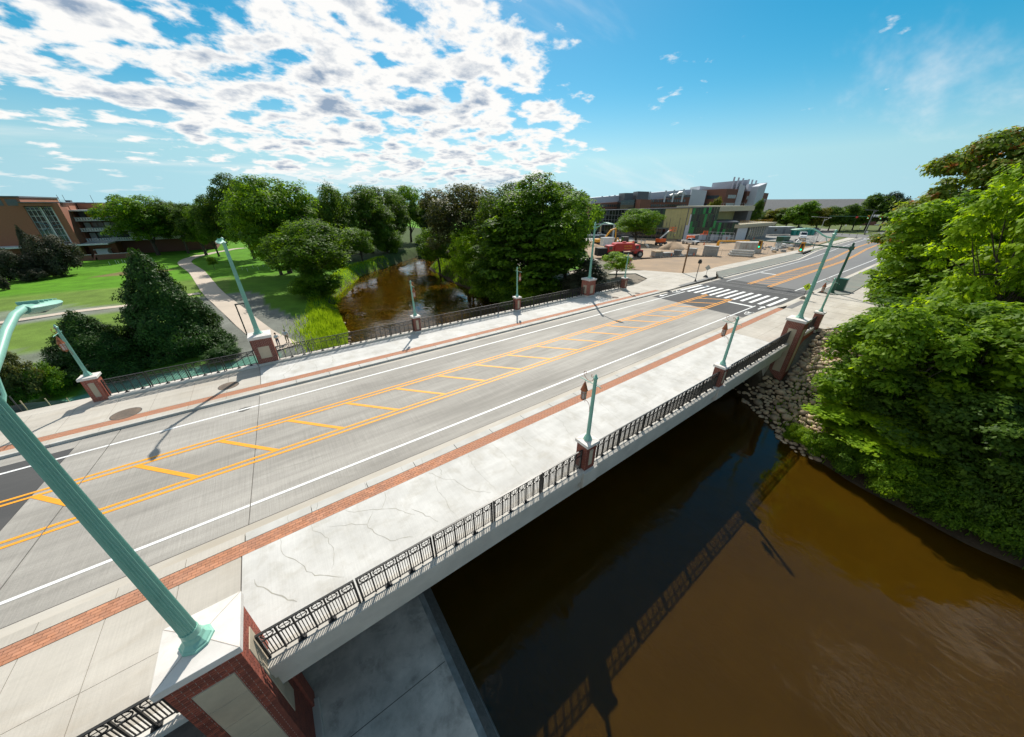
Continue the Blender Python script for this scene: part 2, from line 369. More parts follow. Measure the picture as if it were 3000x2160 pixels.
def paint(mask, c, a=1.0):
    global col
    w = (np.clip(mask, 0, 1)*a)[:, None]; col = col*(1-w) + C3(c)*w
w1 = wob(xs, ys, .18); w2 = wob(xs, ys, .6)
left = (xs < np.interp(ys, YK, XL)+3)
paint(left & (ys > 56) & (ys < 100) & (xs < -8), (.15,.20,.045), .55)                       # mown, drier lawn
paint(left & (ys > 100+6*w1), (.085,.225,.010))
PC = [(-.9,46),(-3.7,54.5),(-7,69),(-10.5,85),(-14.8,110),(-19.5,133),(-17,148),(-6,163),(20,176)]
pxs = np.interp(ys, [p[1] for p in PC], [p[0] for p in PC])
paint(left & (ys > 36) & (ys < 82+4*w1) & (np.abs(xs-pxs) < 5.5+1.6*w1+1.2*w2), (.165,.172,.150))   # hydroseeded verge
paint(left & (ys > 76) & (ys < 84) & (xs < -14) & (np.abs(ys-(79+w1)) < 2.2), (.19,.195,.165), .9)
paint(left & (ys > 76) & (xs < -30+6*w1) & (ys < 88), (.20,.22,.19), .7)
paint(left & (ys > 50) & (ys < 62+3*w1) & (xs < -10), (.17,.18,.16), .8)
paint(left & (ys > 32) & (ys < 45.5+1.2*w2) & (xs < -2.2), (.125,.29,.22))                      # green mesh blanket
paint(left & (np.hypot((xs+26)/7, (ys-118)/3) < 1+.3*w2), (.20,.13,.07), .8)
paint((vv[:,2] < -4.75+.2*w2) & left & (ys > 40), (.085,.07,.045))
right = xs > np.interp(ys, YK, XR) - 3
paint(right, (.105,.135,.045))
paint(right & (vv[:,2] < -.35), (.055,.042,.028))
paint(right & (ys < 9) & (xs < 70) & (vv[:,2] > -3.0) & (xs < 58+3*w1), (.20,.175,.14))
paint(right & (ys < 9) & (xs > 52) , (.13,.15,.07), .7)
paint(right & (ys > 31) & (ys < 44) & (xs > 36) & (xs < 62), (.155,.15,.12))
paint(right & (ys > 40) & (ys < 62) & (xs < 64+2*w1) & (xs > 38), (.20,.185,.14))
paint(right & (ys > 48) & (ys < 58+w1*2) & (xs > 40) & (xs < 60), (.09,.21,.02))
paint(left & (ys < 31), (.13,.12,.105))
paint((ys > 104+4*w1) & (xs > 4+3*w2) & (xs < 90) & (ys < 260), (.045,.062,.022), .9)  # woodland floor at the river head, tree shade painted into its dark colour
paint(np.hypot(xs-50, ys-50) > 420, (.06,.085,.03))
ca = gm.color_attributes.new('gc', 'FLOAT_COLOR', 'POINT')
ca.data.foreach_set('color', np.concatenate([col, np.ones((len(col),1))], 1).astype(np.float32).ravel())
gmat, nt, b, out = mat_new('ground_cover')
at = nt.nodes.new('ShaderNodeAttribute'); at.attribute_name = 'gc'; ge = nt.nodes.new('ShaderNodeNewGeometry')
f1, _ = noise_fac(nt, ge.outputs['Position'], .35, 6, .62, .3, .7); f2, nf2 = noise_fac(nt, ge.outputs['Position'], 7, 4, .7, .25, .75)
r1 = nt.nodes.new('ShaderNodeMapRange'); nt.links.new(f1, r1.inputs[0]); r1.inputs[3].default_value = .74; r1.inputs[4].default_value = 1.22
r2 = nt.nodes.new('ShaderNodeMapRange'); nt.links.new(f2, r2.inputs[0]); r2.inputs[3].default_value = .72; r2.inputs[4].default_value = 1.25
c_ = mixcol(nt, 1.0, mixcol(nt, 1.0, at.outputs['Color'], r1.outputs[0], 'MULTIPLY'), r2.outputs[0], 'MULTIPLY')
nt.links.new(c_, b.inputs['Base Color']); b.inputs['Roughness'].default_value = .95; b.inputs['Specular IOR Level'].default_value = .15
bp = nt.nodes.new('ShaderNodeBump'); bp.inputs['Strength'].default_value = .5; bp.inputs['Distance'].default_value = .08; nt.links.new(nf2, bp.inputs['Height']); nt.links.new(bp.outputs[0], b.inputs['Normal'])
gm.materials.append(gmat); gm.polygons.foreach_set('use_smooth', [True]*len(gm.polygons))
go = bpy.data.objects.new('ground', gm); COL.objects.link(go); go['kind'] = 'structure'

# ---- river
wm, nt, b, out = mat_new('river_water')
ge = nt.nodes.new('ShaderNodeNewGeometry')
f1, _ = noise_fac(nt, ge.outputs['Position'], .09, 4, .6, .3, .7)
c_ = mixcol(nt, f1, (.050,.0235,.0014), (.034,.0165,.0015)); nt.links.new(c_, b.inputs['Base Color'])
b.inputs['Roughness'].default_value = .015; b.inputs['IOR'].default_value = 1.33
b.inputs['Subsurface Weight'].default_value = .85; b.inputs['Subsurface Radius'].default_value = (1.0,.75,.5); b.inputs['Subsurface Scale'].default_value = .45
mp = nt.nodes.new('ShaderNodeMapping'); mp.inputs['Scale'].default_value = (1.0, .55, 1); mp.inputs['Rotation'].default_value = (0,0,.5); nt.links.new(ge.outputs['Position'], mp.inputs[0])
_, h1 = noise_fac(nt, mp.outputs[0], 3.2, 3, .55, dist=.6); fm, _ = noise_fac(nt, ge.outputs['Position'], .16, 3, .5, .42, .66)
mu = nt.nodes.new('ShaderNodeMath'); mu.operation = 'MULTIPLY'; nt.links.new(h1, mu.inputs[0]); nt.links.new(fm, mu.inputs[1])
_, h2 = noise_fac(nt, mp.outputs[0], .9, 2, .5); ad = nt.nodes.new('ShaderNodeMath'); nt.links.new(mu.outputs[0], ad.inputs[0]); nt.links.new(h2, ad.inputs[1])
bp = nt.nodes.new('ShaderNodeBump'); bp.inputs['Strength'].default_value = .32; bp.inputs['Distance'].default_value = .10; nt.links.new(ad.outputs[0], bp.inputs['Height']); nt.links.new(bp.outputs[0], b.inputs['Normal'])
MB().sheet([(-8,-400),(60,-400),(60,150),(300,600),(100,600),(-8,120)], WATER).build('river', wm, kind='structure')

# ---- ribbons that follow the ground
def ribbon(name, pts, w, mat, dz=.03, parent=None, step=1.2, kind='structure'):
    P = [Vector((p[0], p[1], 0)) for p in pts]; q = []
    for i in range(len(P)-1):
        p0, p1, p2, p3 = P[max(i-1,0)], P[i], P[i+1], P[min(i+2,len(P)-1)]
        n = max(1, int((p2-p1).length/step))
        for k in range(n):
            t = k/n; q.append(.5*((2*p1) + (p2-p0)*t + (2*p0-5*p1+4*p2-p3)*t*t + (3*p1-p0-3*p2+p3)*t**3))
    q.append(P[-1]); m = MB(); vs = []; fs = []
    for i, p in enumerate(q):
        d = (q[min(i+1,len(q)-1)] - q[max(i-1,0)]).normalized(); nrm = Vector((-d.y, d.x, 0))
        zc = max(hz1(*(p+nrm*(w/2*s)).xy) for s in (-1,-.5,0,.5,1)) + dz
        for s in (-1, 1):
            e = p + nrm*(w/2*s); vs.append((e.x, e.y, zc)); vs.append((e.x, e.y, zc-.35))
    for i in range(len(q)-1):
        a = i*4; c = a+4
        fs += [(a, c, c+2, a+2), (a+1, c+1, c, a), (a+2, c+2, c+3, a+3)]
    m.add(vs, fs); return m.build(name, mat, parent, kind=kind)
ribbon('path', PC[:7], 2.9, K['path'], .05)
ribbon('path', [(-17,146),(-14,152),(-6,163),(20,176)], 2.4, K['path'], .05)
ribbon('path', [(-90,70),(-34,79),(-28,80),(-20,81.5),(-12.2,84)], 1.7, K['path'], .05)
ribbon('path', [(40,44),(52,46.5),(60,44),(66,42)], 1.9, K['path'], .05)
ribbon('path', [(40,61),(52,60),(64,56),(72,47)], 2.6, K['tan'], .05)
# riverside walkway under the bridge
MB().box(-3.3,-30,-5.3,1.55,36.5,-4.82).build('walkway', K['wet'], kind='structure')
for a in np.arange(-6,34,3.2): MB().box(-3.28,a,-4.9,1.5,a+.025,-4.815).build('joint_line', K['joint'], bpy.data.objects['walkway'])
ww = MB(); ww.prism_y([(1.55,-5.9),(2.35,-5.9),(2.18,-5.3),(1.55,-4.86)], -30, 34); ww.build('river_wall', K['cobwall'], kind='structure')

# ================================================================== road
YN, YF = 13.3, 26.35                                 # kerb lines
def x1(y): return -10.65 + (y-15.8)*.08
def x2(y): return -3.58 + (y-14.7)*.05
road = MB().box(-16,YN,-.6,44,YF,-.05).build('road', K['joint'], kind='structure')
def slab(xa, xb, mat, y0=YN, y1=YF, parent=None, z0=-.05, z1=0.0, name='slab', steps=4):
    m = MB(); pts = [(xa(y) if callable(xa) else xa, y) for y in np.linspace(y0,y1,steps)]
    pte = [(xb(y) if callable(xb) else xb, y) for y in np.linspace(y1,y0,steps)]
    a = pts[::-1] + pte[::-1]; 
    return m.prism(a, z0, z1).build(name, mat, parent)
g_ = .022
slab(lambda y: x1(y)-1.55, lambda y: x1(y)-g_, K['deck'], parent=road)
slab(lambda y: x1(y)+g_, lambda y: x2(y)-g_*.7, K['deck'], parent=road)
slab(lambda y: x2(y)+g_*.7, 37.0-g_, K['deck'], parent=road)
slab(37.0+g_*.5, 43.9, K['deck'], parent=road)
# asphalt on the left approach and beyond the bridge
slab(-90, lambda y: x1(y)-1.57, K['asphalt'], 14.2, 25.45, road, -.25, -.003, 'asphalt_lane')
slab(-90, lambda y: x1(y)-1.57, K['deck'], YN, 14.2, road, -.25, 0.0, 'gutter')
slab(-90, lambda y: x1(y)-1.57, K['deck'], 25.45, YF, road, -.25, 0.0, 'gutter')
FK = [(43.9,26.35),(66,26.3),(104,26.05),(109,26.5),(114.5,27.1),(128.5,28.6),(155,29.8),(194,31)]
NK = [(43.9,13.3),(50,13.2),(54,12.7),(65,12.6),(116,12.7),(150,13.2),(194,14.6)]
road2 = MB().prism([(43.9,13.3),(43.9,26.35),(66,26.3),(66,12.6),(54,12.7),(50,13.2)][::-1], -.4, 0.0).build('asphalt_lane', K['asphalt'], road)
far = MB(); far.prism([p for p in NK if p[0] >= 65][:1] and [(66,12.6),(116,12.7),(150,13.2),(194,14.6),(194,-40),(216,-40),(216,15),(420,23),(420,37),(216,32),(216,90),(194,90),(194,31),(155,29.8),(128.5,28.6),(114.5,27.1),(109,26.5),(104,26.05),(66,26.3)], -.4, 0.0)
far.build('asphalt_lane', K['asphalt2'], road)
# concrete gutters of the far road
def strip(pts, off0, off1, z0, z1, mat, name, parent):
    m = MB(); n = len(pts); L = []; Rr = []
    for i, p in enumerate(pts):
        a = Vector(pts[max(i-1,0)]); c = Vector(pts[min(i+1,n-1)]); d = (c-a).normalized(); nr = Vector((-d.y, d.x))
        L.append(Vector(p)+nr*off0); Rr.append(Vector(p)+nr*off1)
    for i in range(n-1):
        q = [L[i], L[i+1], Rr[i+1], Rr[i]]
        m.add([(v.x,v.y,z0) for v in q]+[(v.x,v.y,z1) for v in q], [(4,5,6,7),(0,4,7,3),(1,2,6,5),(0,1,5,4),(3,7,6,2)])
    return m.build(name, mat, parent)
strip(FK[1:], -.62, 0, -.1, .004, K['gutter'], 'gutter', road)
strip(NK[3:], 0, .62, -.1, .004, K['gutter'], 'gutter', road)
strip([(44,26.35),(66,26.3)], -.5, 0, -.1, .004, K['gutter'], 'gutter', road)
strip([(44,13.3),(50,13.2),(54,12.7),(66,12.6)], 0, .55, -.1, .004, K['gutter'], 'gutter', road)
# near gutter pan on the bridge
MB().box(x1(13.6),YN,-.01,44,13.84,.004).build('gutter', K['gutter'], road)
MB().box(x2(26),25.95,-.01,44,YF,.003).build('gutter', K['gutter'], road)
MB().box(x1(13.6),13.845,-.01,44,13.868,.006).build('joint_line', K['joint'], road)
# wandering cracks
rnd = random.Random(4)
def crackline(pts, w, z, mat, name, parent):
    m = MB(); q = []
    for i in range(len(pts)-1):
        a = Vector(pts[i]); c = Vector(pts[i+1]); n = max(2, int((c-a).length/.16)); nr = Vector((-(c-a).y, (c-a).x)).normalized()
        for k in range(n): q.append(a.lerp(c, k/n) + nr*rnd.uniform(-.045,.045))
    q.append(Vector(pts[-1])); vs = []; fs = []
    for i, p in enumerate(q):
        d = (q[min(i+1,len(q)-1)]-q[max(i-1,0)]).normalized(); nr = Vector((-d.y,d.x)); ww_ = w*.5*rnd.uniform(.4,1.4)*(.3 if i in (0,len(q)-1) else 1)
        for s in (-.5,.5): e = p+nr*ww_*s; vs.append((e.x,e.y,z))
    for i in range(len(q)-1): fs.append((i*2,i*2+2,i*2+3,i*2+1) if False else (i*2+1,i*2,i*2+2,i*2+3))
    return m.add(vs, fs).build(name, mat, parent)
def gp(k, z=.15): return tuple(G(k[0], k[1], z)[:2])
def Zm(x0, y0, w, W=2268.0): return lambda x, y: (x0 + x*w/W, y0 + y*w/W)
kA = Zm(0,860,900); kC = Zm(700,1300,900); k8 = Zm(1000,1300,500); kD = Zm(1500,900,900); k3 = Zm(1850,780,500); k4 = Zm(2100,600,600); kI = Zm(1600,640,300)
kH = Zm(1900,620,300,1288.0); kV = Zm(1650,500,400); kW = Zm(1950,500,400); kB = Zm(0,550,350); kP = Zm(0,500,750); kU = Zm(600,480,750); kQ = Zm(1250,480,750); k9 = Zm(2380,600,400); kN = Zm(2200,380,800); k7 = Zm(2050,900,400); k2 = Zm(600,900,400); k1 = Zm(0,1100,400); kG = Zm(1650,480,600)
for pts in ([(105,250),(560,110),(700,60)], [(1920,910),(2268,815)], [(790,190),(830,210),(1010,150),(1200,90)], [(640,250),(720,255),(860,235)]):
    kk = kA if pts[0][0] > 1500 else kC
    crackline([gp(kk(*p), 0) for p in pts], .035, .005, K['crack'], 'crack', road)
for k in range(14):                                   # fine transverse shrinkage cracks
    x = rnd.uniform(0, 42); y = rnd.uniform(14.5, 25); crackline([(x,y),(x+rnd.uniform(-.4,.4),y+rnd.uniform(.8,2.2))], .014, .005, K['crack'], 'crack', road)

# ---- markings
marks = thing('road_markings', 'white and yellow painted lines, hatching and crossing bars on the road', 'road markings')
def mark(poly, mat, name, z=.010): return MB().sheet(poly, z).build(name, mat, marks)
def pline(pts, w, mat, name, z=.010):
    m = MB(); n = len(pts)
    for i in range(n-1):
        a = Vector(pts[i]); c = Vector(pts[i+1]); nr = Vector((-(c-a).y,(c-a).x)).normalized()*(w/2)
        m.add([(q.x,q.y,z) for q in (a-nr, c-nr, c+nr, a+nr)], [(0,1,2,3)])
    return m.build(name, mat, marks)
for yy, nm in ((15.04,'edge_line'),(24.62,'edge_line')):
    pline([(-60,yy),(x1(yy)-g_,yy)], .15, K['white'], nm); pline([(x1(yy)+g_,yy),(x2(yy)-g_,yy)], .15, K['white'], nm); pline([(x2(yy)+g_,yy),(50.6,yy)], .15, K['white'], nm)
for yy in (21.84, 21.48, 18.62, 18.26):
    pline([(-60,yy),(x1(yy)-g_,yy)], .15, K['yellow'], 'centre_line'); pline([(x1(yy)+g_,yy),(51.6,yy)], .15, K['yellow'], 'centre_line')
for k in range(-2, 19):
    xa = -11.7 + 3.33*k
    if xa < 49.6: mark([(xa,21.40),(xa+.30,21.40),(xa+2.75,18.70),(xa+2.45,18.70)], K['yellow'], 'hatch_bar')
for k in range(12):                                  # zebra bars
    yy = 25.45 - k*1.036
    mark([(50.9+.09*k,yy-.17),(57.35+.09*k,yy-.25),(57.35+.09*k,yy+.19),(50.9+.09*k,yy+.25)], K['white'], 'crossing_bar')
mark([(49.55,15.15),(50.05,15.15),(50.05,18.1),(49.55,18.1)], K['white'], 'stop_bar')
mark([(77.4,21.6),(77.9,21.6),(77.9,24.1),(77.4,24.1)], K['white'], 'stop_bar')
for xa, xb in ((60.3,61.5),(63.2,65.0),(61.2,62.5)): pline([(xa,25.9),(xb,13.2)], .13, M('worn_white_'+str(xa),(.33,.33,.32),(.2,.2,.2),3,.8), 'worn_line')
ryf = [(64.6,21.2),(83,21.4),(103.5,21.0),(115,21.4),(131.7,22.6),(150,23.6),(189,24.6)]
ryn = [(64.8,18.4),(89,18.5),(108.9,18.5),(122,19.2),(145.9,20.8),(160,21.2),(189,21.8)]
for off in (-.18,.18):
    pline([(x,y+off) for x,y in ryf], .17, K['yellow'], 'centre_line'); pline([(x,y+off) for x,y in ryn], .17, K['yellow'], 'centre_line')
for k in range(18):
    xa = 66.2 + 2.6*k; yt = np.interp(xa,[p[0] for p in ryf],[p[1] for p in ryf])-.3; yb = np.interp(xa+1.8,[p[0] for p in ryn],[p[1] for p in ryn])+.3
    mark([(xa,yt),(xa+.22,yt),(xa+2.0,yb),(xa+1.78,yb)], K['yellow'], 'hatch_bar')
pline([(64.9,14.9),(116,14.75),(150,15.6),(192,17.6)], .15, K['white'], 'edge_line')
pline([(63.8,24.4),(105,24.4),(127.6,25.5),(150,26.8),(191,28.3)], .15, K['white'], 'edge_line')
for k in range(14): mark([(190.6+.75*k,29.5-k*1.0),(192.4+.75*k,29.4-k*1.0),(192.4+.75*k,28.9-k*1.0),(190.6+.75*k,29.0-k*1.0)], K['white'], 'crossing_bar')
for k in range(12): mark([(213+.3*k,30-k*1.2),(214.2+.3*k,30-k*1.2),(214.2+.3*k,29.5-k*1.2),(213+.3*k,29.5-k*1.2)], K['white'], 'crossing_bar')
def arrow(x, y, s):                                  # lane arrow, s = +1 towards +X
    mark([(x-s*1.1,y-.09),(x+s*.25,y-.09),(x+s*.25,y+.09),(x-s*1.1,y+.09)][::s], K['white'], 'lane_arrow'); mark([(x+s*.2,y-.36),(x+s*1.1,y),(x+s*.2,y+.36)][::s], K['white'], 'lane_arrow', .011)
arrow(50.2,14.2,1); arrow(45.9,25.35,-1)
def bike(x, y, s):
    m = MB()
    for c in (-.55,.55): m.torus((x+c*s, y, .010), .30, .045, 14, 3, 'xy')
    for a, c in (((-.55,0),(-.1,.42)),((-.1,.42),(.4,.42)),((.4,.42),(.55,0)),((-.1,.42),(0,0)),((0,0),(.4,.42)),((-.55,0),(0,0)),((.4,.42),(.36,.6)),((-.1,.42),(-.16,.55))):
        m.bar((x+a[0]*s,y+a[1]*s,.010),(x+c[0]*s,y+c[1]*s,.010),.07,.008)
    m.build('bicycle_symbol', K['white'], marks)
bike(46.3,14.15,1); bike(49.6,25.45,-1)
# small wet stain and castings on the road
MB().prism([(-4.2,24.45),(-3.95,24.3),(-3.6,24.42),(-3.5,24.75),(-3.8,24.9),(-4.15,24.8)], -.002, .004).build('stain', M('damp_concrete',(.10,.095,.085)), road)
def grate(x, y, z, label):
    t = thing('storm_drain', label, 'drain', (x,y,z)); MB().box(-.5,-.35,-.05,.5,.35,.008).build('frame', K['dark'], t)
    for k in range(6): MB().box(-.42+.15*k,-.28,.008,-.35+.15*k,.28,.022).build('bar', K['iron'], t)
grate(51.2,12.98,.006,'black storm drain grate in the near gutter beside the pedestrian crossing')
grate(65.6,26.0,.006,'black kerb inlet drain beside the grass verge beyond the crossing')
grate(48.6,26.1,.008,'black storm drain at the end of the far kerb before the crossing')
# ================================================================== pavements
pave = MB().box(x2(11),8.1,-.05,37,12.18,.15).build('pavement', K['walk'], kind='structure')
ntile = [0]
def tiles(x0, x1_, nx_, ys_, mat, parent, z=.15, gap=.018, skew=0.0):
    dx = (x1_-x0)/nx_
    for i in range(nx_):
        for j in range(len(ys_)-1):
            a, c = x0+i*dx+gap/2, x0+(i+1)*dx-gap/2; y0, y1 = ys_[j]+gap/2, ys_[j+1]-gap/2
            MB().box(a,y0,z-.2,c,y1,z-.002*((i*3+j*5)%3)).build('slab', mat, parent); ntile[0] += 1
apron = MB().box(-60,7.0,-.6,x2(11)-.01,13.25,.10).build('pavement', K['joint'], kind='structure')
tiles(-21.27, x2(11)-.03, 10, [8.1,9.98,12.18], K['tan'], apron)
tiles(-21.27, x2(12)+.015, 10, [12.85,13.29], K['tan'], apron)
MB().box(-60,8.1,-.1,-21.3,13.29,.15).build('slab', K['tan'], apron)
# far pavement
fpave = MB().box(x2(29),27.62,-.05,37,31.2,.15).build('pavement', K['walk'], kind='structure')
fapron = MB().box(-60,26.4,-.6,x2(29)-.01,32.4,.10).build('pavement', K['joint'], kind='structure')
tiles(-22.5, x2(29)-.03, 10, [27.62,29.3,31.3], K['tan'], fapron)
tiles(-22.5, x2(29)-.03, 10, [26.36,26.97], K['tan'], fapron)
MB().box(-60,26.36,-.1,-22.5,31.3,.15).build('slab', K['tan'], fapron)
MB().box(-60,31.3,-.3,-11.95,32.3,.148).build('slab', K['tan'], fapron)
# right-hand pavements
rp = MB().box(37,8.1,-.3,44,12.18,.12).build('pavement', K['joint'], kind='structure')
tiles(37.02, 46.0, 5, [8.1,10.1,12.18], K['tan'], rp)
rpp = MB().prism([(46,6.2),(62,8.9),(66,9.3),(94,9.4),(94.8,6.9),(74,6.4),(66,4.0),(60,1.5),(52,4.6),(47,6.6)][::-1], -.3, .12).build('pavement', K['joint'], kind='structure')
def grid_in(poly, step, mat, parent, z=.15, gap=.02):
    P = [Vector(p) for p in poly]
    def inside(x, y):
        c = False; j = len(P)-1
        for i in range(len(P)):
            if (P[i].y > y) != (P[j].y > y) and x < (P[j].x-P[i].x)*(y-P[i].y)/(P[j].y-P[i].y)+P[i].x: c = not c
            j = i
        return c
    X0 = min(p.x for p in P); X1 = max(p.x for p in P); Y0 = min(p.y for p in P); Y1 = max(p.y for p in P)
    x = X0
    while x < X1:
        y = Y0
        while y < Y1:
            if all(inside(a,c) for a in (x,x+step) for c in (y,y+step)):
                MB().box(x+gap/2,y+gap/2,z-.2,x+step-gap/2,y+step-gap/2,z).build('slab', mat, parent)
            y += step
        x += step
rslab = [(46,6.9),(52,5.0),(60,1.9),(66,4.4),(74,6.7),(94.8,7.0),(94,9.4),(67.5,9.2),(65.5,10.5),(65.5,12.55),(54,12.6),(52,12.18),(46,12.18)]
MB().prism(rslab, -.3, .146).build('slab', K['tan'], rp)
for a in np.arange(48, 94, 3.2): MB().box(a,5.6 if a < 66 else 7.0,.1,a+.03,12.1 if a < 64 else 9.25,.1495).build('joint_line', K['joint'], rp)
MB().box(52.2,11.6,.1,58.0,12.3,.151).build('tactile_strip', M('dark_paving',(.16,.155,.15)), rp)
fp2 = MB().prism([(37,26.4),(50,26.4),(58,27.0),(66,27.2),(70.8,29.4),(117,29.5),(155,30.2),(189,31.2),(189,33.6),(131,31.6),(96,31.9),(76,31.9),(68.5,30.9),(64,32.3),(60.5,38.6),(55,41.5),(52,40.5),(56.5,37.6),(54,33.4),(49,31.9),(37,31.3)], -.3, .146).build('pavement', K['tan'], kind='structure')
for a in np.arange(40, 62, 3.0): MB().box(a,27.6,.1,a+.03,31.2 if a < 50 else 34,.1495).build('joint_line', K['joint'], fp2)
for a in np.arange(74, 186, 4.0): MB().box(a,29.55+max(0,(a-117)*.012),.1,a+.04,31.6,.1495).build('joint_line', K['joint'], fp2)
MB().prism([(53,26.5),(61,26.75),(66,27.1),(64,27.5),(53,27.2)], .1, .150).build('tactile_strip', M('dark_paving_b',(.17,.165,.16)), fp2)
# kerbs
def kerb(x0, x1_, y0, y1, parent, L=2.3, gap=.02, mat=None):
    n = int(round((x1_-x0)/L)); d = (x1_-x0)/n
    for i in range(n): MB().box(x0+i*d+gap/2,y0,-.2,x0+(i+1)*d-gap/2,y1,.152).build('kerb_stone', mat or K['kerb'], parent, bevel=.015)
kerb(x2(12)+.03, 52.0, 12.85, YN, pave); kerb(x2(27), 46.5, YF+.0, 26.95, fpave)
kerb(-34, x2(27)-.03, YF, YF+.16, fapron, 2.3)
strip(FK[2:], 0, .16, -.1, .15, K['kerb'], 'kerb_stone', fp2); strip(FK[1:3], 0, .16, -.1, .15, K['kerb'], 'kerb_stone', fp2)
strip(NK[3:], -.16, 0, -.1, .15, K['kerb'], 'kerb_stone', rp)
# verges between kerb and pavement
MB().prism([(65.8,26.5),(104,26.25),(109,26.7),(114,27.3),(116,28.2),(114,29.4),(70.8,29.3)], -.1, .16).build('verge', K['mulch'], kind='structure')
MB().prism([(126,28.7),(155,30.0),(188,31.0),(188,31.1),(150,30.2),(128,29.4)], -.1, .15).build('verge', M('verge_grass',(.11,.15,.05),(.15,.15,.09),.4), kind='structure')
MB().prism([(66,10.6),(68,9.35),(94,9.55),(116,12.5),(67,12.4)], -.1, .14).build('verge', K['mulch'], kind='structure')
MB().prism([(94.5,9.6),(94.9,7),(190,7),(190,14.2),(150,13.0),(116.5,12.55)], -.1, .13).build('verge', M('verge_grass_b',(.13,.16,.045),(.18,.17,.08),.3), kind='structure')
# planting beds on the far plaza and near bank
MB().prism([(44.2,31.9),(49,32.1),(53.6,33.5),(56,37.4),(52,38.6),(46,37),(41,35)], -.2, .09).build('planting_bed', K['soil'], kind='structure')
MB().prism([(46.6,6.5),(52,4.4),(60,1.2),(58,-3),(50,.5),(46.5,3.8)][::-1], -.3, .06).build('planting_bed', K['soil'], kind='structure')

# brick bands
def brick_band(y0, rows, xa, xb, parent, nind, centre):
    bl, bh, gap = .249, .13, .013; items = []
    MB().box(xa,y0-.004,-.05,xb,y0+rows*bh+.004,.138).build('brick_bed', K['paverm'], parent)
    for r_ in range(rows):
        x = xa + (r_ % 2)*bl/2
        while x + bl < xb: items.append((x, y0+r_*bh)); x += bl
    if nind: items.sort(key=lambda q: abs(q[0]-centre))
    me = MB().box(0,0,-.05,bl-gap,bh-gap,0).mesh('brick', K['paver'])
    for q in items[:nind]: inst('brick', me, parent, (q[0], q[1], .152+rnd.uniform(-.002,.002)))
    m = MB()
    for q in items[nind:]: m.box(q[0],q[1],.10,q[0]+bl-gap,q[1]+bh-gap,.152+rnd.uniform(-.002,.002))
    m.build('brick_band', K['paver'], parent, kind='stuff')
bandmat = K['paver']
brick_band(12.19, 5, -30, 51.4, pave, 300, -2.0)
brick_band(26.96, 5, -30, 47.5, fpave, 0, 0)
# cracks in the near bridge pavement
CR = [(kC,[(300,700),(310,790),(340,840),(410,860),(490,905),(500,945),(560,975),(690,980),(780,985)],.05),
      (kC,[(530,605),(550,640),(600,660),(660,700),(665,740),(695,770),(700,850),(685,925)],.04),
      (kC,[(105,1010),(140,1050),(205,1085),(290,1110),(360,1155),(430,1168)],.075),
      (kC,[(650,618),(740,608),(830,592),(940,598),(1000,655),(1050,690),(1120,715),(1220,700),(1290,690)],.045),
      (kC,[(945,600),(970,550),(990,490)],.04),(kC,[(780,490),(820,508),(990,485),(1050,488),(1160,478),(1230,510),(1300,525)],.04),
      (kC,[(1075,355),(1085,400),(1055,480)],.045),(kC,[(1270,480),(1340,500),(1380,530),(1460,570),(1470,580)],.045),
      (kC,[(1445,240),(1460,330),(1520,410),(1560,490),(1590,520)],.035),(kC,[(1400,215),(1470,240),(1500,260),(1590,265),(1640,300),(1700,345),(1860,362)],.045),
      (kC,[(1480,170),(1500,235)],.035),(kC,[(1690,75),(1730,160),(1790,240),(1860,300),(1900,345)],.035),(kC,[(1870,0),(1960,80),(2050,195),(2090,245)],.03),
      (kC,[(360,525),(370,580)],.06),(kC,[(575,435),(570,490)],.055),(kC,[(920,285),(940,330)],.055),(kC,[(1200,165),(1215,205)],.045),(kC,[(1345,105),(1360,145)],.04),(kC,[(1430,65),(1445,105)],.04),
      (kD,[(0,900),(60,950),(120,1010),(180,1060)],.03),(kD,[(290,790),(370,850),(430,950)],.03),(kD,[(600,680),(700,750),(790,830)],.025),(kD,[(1010,470),(1120,510),(1170,530),(1240,540),(1300,565)],.028),(kD,[(850,600),(960,640),(1050,700)],.022),
      (k2,[(1580,880),(1500,950),(1400,1060),(1310,1120),(1310,1190)],.05),(k2,[(1840,950),(1860,1010),(1860,1060)],.05),(k2,[(2030,790),(2120,820),(2130,900),(2100,960)],.05)]
for kk, pts, w in CR:
    P = [gp(kk(*p)) for p in pts]; par = fpave if kk is k2 else pave
    crackline(P, w, .1545 if P[0][1] > 12.85 else .1525, K['crack'], 'crack', par)
for k in range(16):
    x = rnd.uniform(12,36); y = rnd.uniform(8.6,9.5); crackline([(x,y),(x+rnd.uniform(-.8,.3),y+1.2),(x+rnd.uniform(-.9,.3),12.0)], .016, .1525, K['crack'], 'crack', pave)
# manhole covers
def manhole(x, y, r, label):
    t = thing('manhole_cover', label, 'manhole', (x,y,.15)); MB().lathe([(r,0),(r,.006)],28).build('frame', K['joint'], t)
    MB().lathe([(r*.93,.006),(r*.93,.011)],28).build('lid', M('rusty_iron'+str(int(x*10)),(.17,.12,.085),(.11,.085,.065),2,.8), t)
    for k in range(5): MB().box(-r*.6,-r*.5+k*r*.25,.011,r*.6,-r*.44+k*r*.25,.014).build('rib', K['joint'], t)
manhole(-9.9,28.1,.72,'large brown manhole cover across the far brick band near the small left lamp pier')
manhole(-4.8,28.75,.62,'manhole cover in the shadow of the tall left lamp on the far pavement')
manhole(38.6,28.3,.45,'small manhole cover beside the tall lamp pier at the right end of the far pavement')
manhole(43.2,27.9,.4,'manhole cover near the last small lamp pier of the far pavement')

# ================================================================== bridge
bridge = thing('road_bridge', 'concrete road bridge with brick piers spanning the brown river', 'bridge', (0,0,0))
